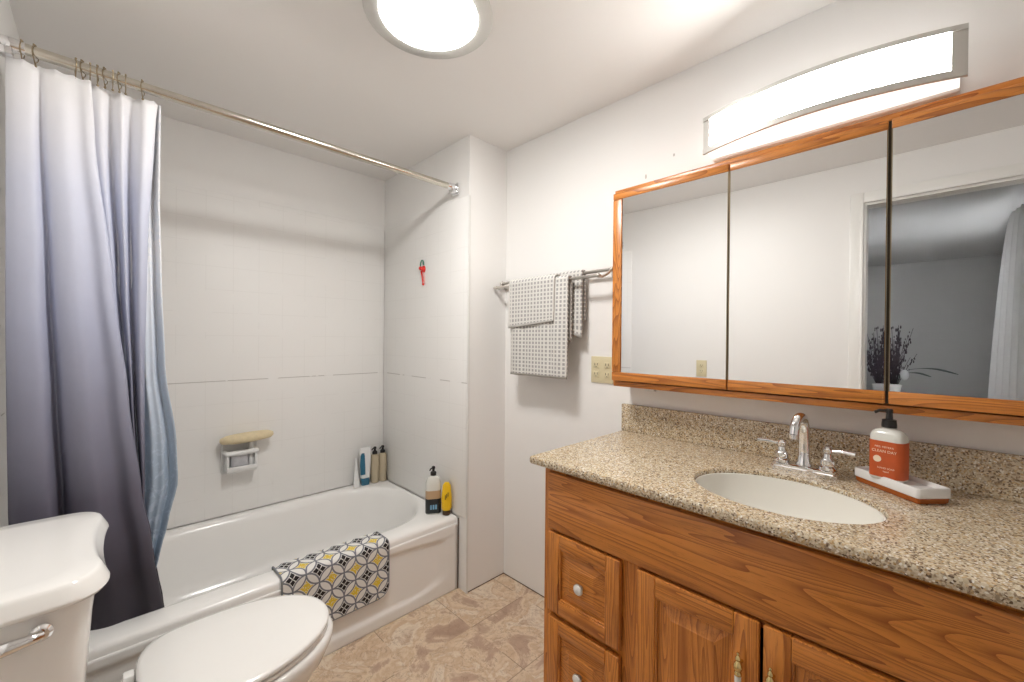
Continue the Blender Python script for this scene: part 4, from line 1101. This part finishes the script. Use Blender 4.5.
def make_ceiling_lamp():
    cx, cy = 0.712, 1.100
    t = thing('ceiling_light', 'round flush ceiling light with satin metal rim', 'ceiling light', (cx, cy, HC))
    bm = NB(); lathe(bm, [(0.180, 0), (0.186, -0.012), (0.194, -0.045), (0.1955, -0.050), (0.193, -0.0525), (0.150, -0.0535), (0.1475, -0.050), (0.1475, -0.035)], (cx, cy, HC-0.0004), 72, cap=False); obj('rim', bm, M['lampmetal'], t, angle=50)
    bm = NB(); lathe(bm, [(0.1474, -0.0495), (0.140, -0.058), (0.12, -0.067), (0.08, -0.074), (0.04, -0.077), (0.0005, -0.078)], (cx, cy, HC-0.0004), 64, cap=False); obj('diffuser', bm, M['glow'], t, angle=60)
make_ceiling_lamp()

# ---------------------------------------------------------------- small marks on the vanity wall
def wall_marks():
    for i, (y, z, h) in enumerate(((0.842, 1.985, 0.020), (0.724, 2.038, 0.012))):
        bm = NB(); loft(bm, [[(XR-0.0003-k*0.0006, y+0.004*(1-0.3*k)*cos(a), z+h/2*(1-0.3*k)*sin(a)) for a in [2*PI*j/12 for j in range(12)]] for k in (0, 1)])
        o = obj('wall_chip', bm, simple('plaster_patch', (0.55, 0.53, 0.50), 0.8, nscale=30), None)
        tag(o, ['lower tiny grey nail scar on the wall above the cabinet corner', 'upper tiny grey nail scar on the wall beside the vanity light'][i], 'wall mark')
wall_marks()

# ---------------------------------------------------------------- bedroom things seen in the mirror
def make_dresser():
    t = thing('dresser', 'grey wooden dresser by the far bedroom wall, under the dried arrangement', 'dresser', (-4.35, 0.5, 0))
    x0, x1, y0, y1, z = BX0+0.01, -4.12, 0.05, 1.25, 0.65
    bm = NB(); box(bm, x0, x1, y0, y1, 0.06, z-0.025); box(bm, x0+0.02, x1-0.03, y0+0.02, y1-0.02, 0, 0.06); obj('body', bm, M['wood'], t, smooth=False)
    obj('top', box(NB(), x0, x1+0.015, y0-0.015, y1+0.015, z-0.025, z, bev=0.004), M['wood'], t)
    for k in range(3):
        for q in range(2):
            d = obj('drawer', box(NB(), x1, x1+0.016, y0+0.02+q*0.59, y0+0.59+q*0.58, 0.08+k*0.197, 0.265+k*0.197, bev=0.003), M['wood'], t)
            b = NB(); ball(b, (x1+0.024, y0+0.305+q*0.585, 0.172+k*0.197), 0.012); obj('knob', b, M['nickel'], d)
make_dresser()
def make_plant():
    for (px, py, sc, lab, seed) in ((-4.33, 0.50, 1.0, 'dried dark twig arrangement in a pale pot on the bedroom dresser', 3),):
        rnd = random.Random(seed)
        t = thing('dried_arrangement', lab, 'dried flowers', (px, py, 0.65))
        bm = NB(); lathe(bm, [(0.055, 0.0005), (0.06, 0.01), (0.075, 0.10), (0.078, 0.115), (0.068, 0.115), (0.066, 0.08)], (px, py, 0.65), 24); obj('pot', bm, M['dish'], t)
        bm = NB()
        for k in range(46):
            a = rnd.uniform(0, 2*PI); tilt = rnd.uniform(0.02, 0.34); L = rnd.uniform(0.35, 0.77)*sc
            dx, dy = cos(a)*tilt, sin(a)*tilt
            p0 = Vector((px+dx*0.1, py+dy*0.1, 0.77)); pts = [p0+Vector((dx*L*f+dx*0.3*f*f*L, dy*L*f+dy*0.3*f*f*L, L*f)) for f in (0, 0.35, 0.7, 1)]
            tube(bm, pts, lambda q: 0.0035-0.0015*q, 5)
            for j in range(rnd.randint(8, 16)):
                f = rnd.uniform(0.15, 1.0 if k % 3 else 0.65); p = p0.lerp(pts[-1], f); s = rnd.uniform(0.007, 0.018)
                off = Vector((rnd.uniform(-1, 1), rnd.uniform(-1, 1), rnd.uniform(-0.3, 1)))*0.022
                ball(bm, p+off, s, 0.45, 0.45, 1.4, seg=6)
        obj('stems', bm, M['twig'], t, angle=180)
        bm = NB()
        for (dy, h, top) in ((-0.10, 0.0, 0.22), (-0.06, 0.0, 0.16)):
            tube(bm, [(px, py-0.02, 0.77), (px+0.03, py+dy, 0.77+top*0.8), (px+0.05, py+dy*3.4, 0.77+top), (px+0.06, py+dy*5.6, 0.77+top*0.75)], lambda q: 0.003+0.008*max(0, sin((q-0.55)/0.45*PI)) if q > 0.55 else 0.003, 6, smooth=5)
        obj('long_blade', bm, M['blade'], t)
        b = NB(); ball(b, (px+0.09, py-0.10, 0.90), 0.045, 0.8, 0.9, 1.5); obj('pale_bloom', b, M['sheer'], t)
make_plant()
def make_bed_curtain():
    t = thing('window_curtain', 'white sheer curtain by the bedroom window, seen in the right mirror', 'curtain', (-1.5, -0.35, 1.2))
    bm = NB(); NS, NZ = 90, 30; rows = []
    for j in range(NZ+1):
        z = 0.10+(2.24-0.10)*j/NZ; f = 1-j/NZ; row = []
        for i in range(NS+1):
            s = i/NS; x = -1.15 - 0.60*s
            y = -0.385 + (0.085+0.10*f**0.6)*s + 0.026*sin(s*38+f*2.5)*(0.5+f*0.5)
            row.append(bm.verts.new((x-0.1*f*s, y, z)))
        rows.append(row)
    for a, b in zip(rows, rows[1:]):
        for i in range(NS): bm.faces.new((a[i], a[i+1], b[i+1], b[i]))
    obj('fabric', bm, M['sheer'], t, solid=0.002, angle=180, recalc=False)
    t2 = thing('curtain_rod', 'thin white curtain rod on the bedroom window wall', 'curtain rod', (-2.4, -0.37, 2.25))
    bm = NB(); tube(bm, [(-3.2, -0.37, 2.25), (-1.9, -0.37, 2.25), (-1.0, -0.37, 2.25)], 0.009, 12); obj('pole', bm, M['white'], t2)
    for x in (-3.1, -1.08):
        obj('bracket', box(NB(), x-0.008, x+0.008, BY0+0.0005, -0.36, 2.238, 2.262), M['white'], t2)
make_bed_curtain()
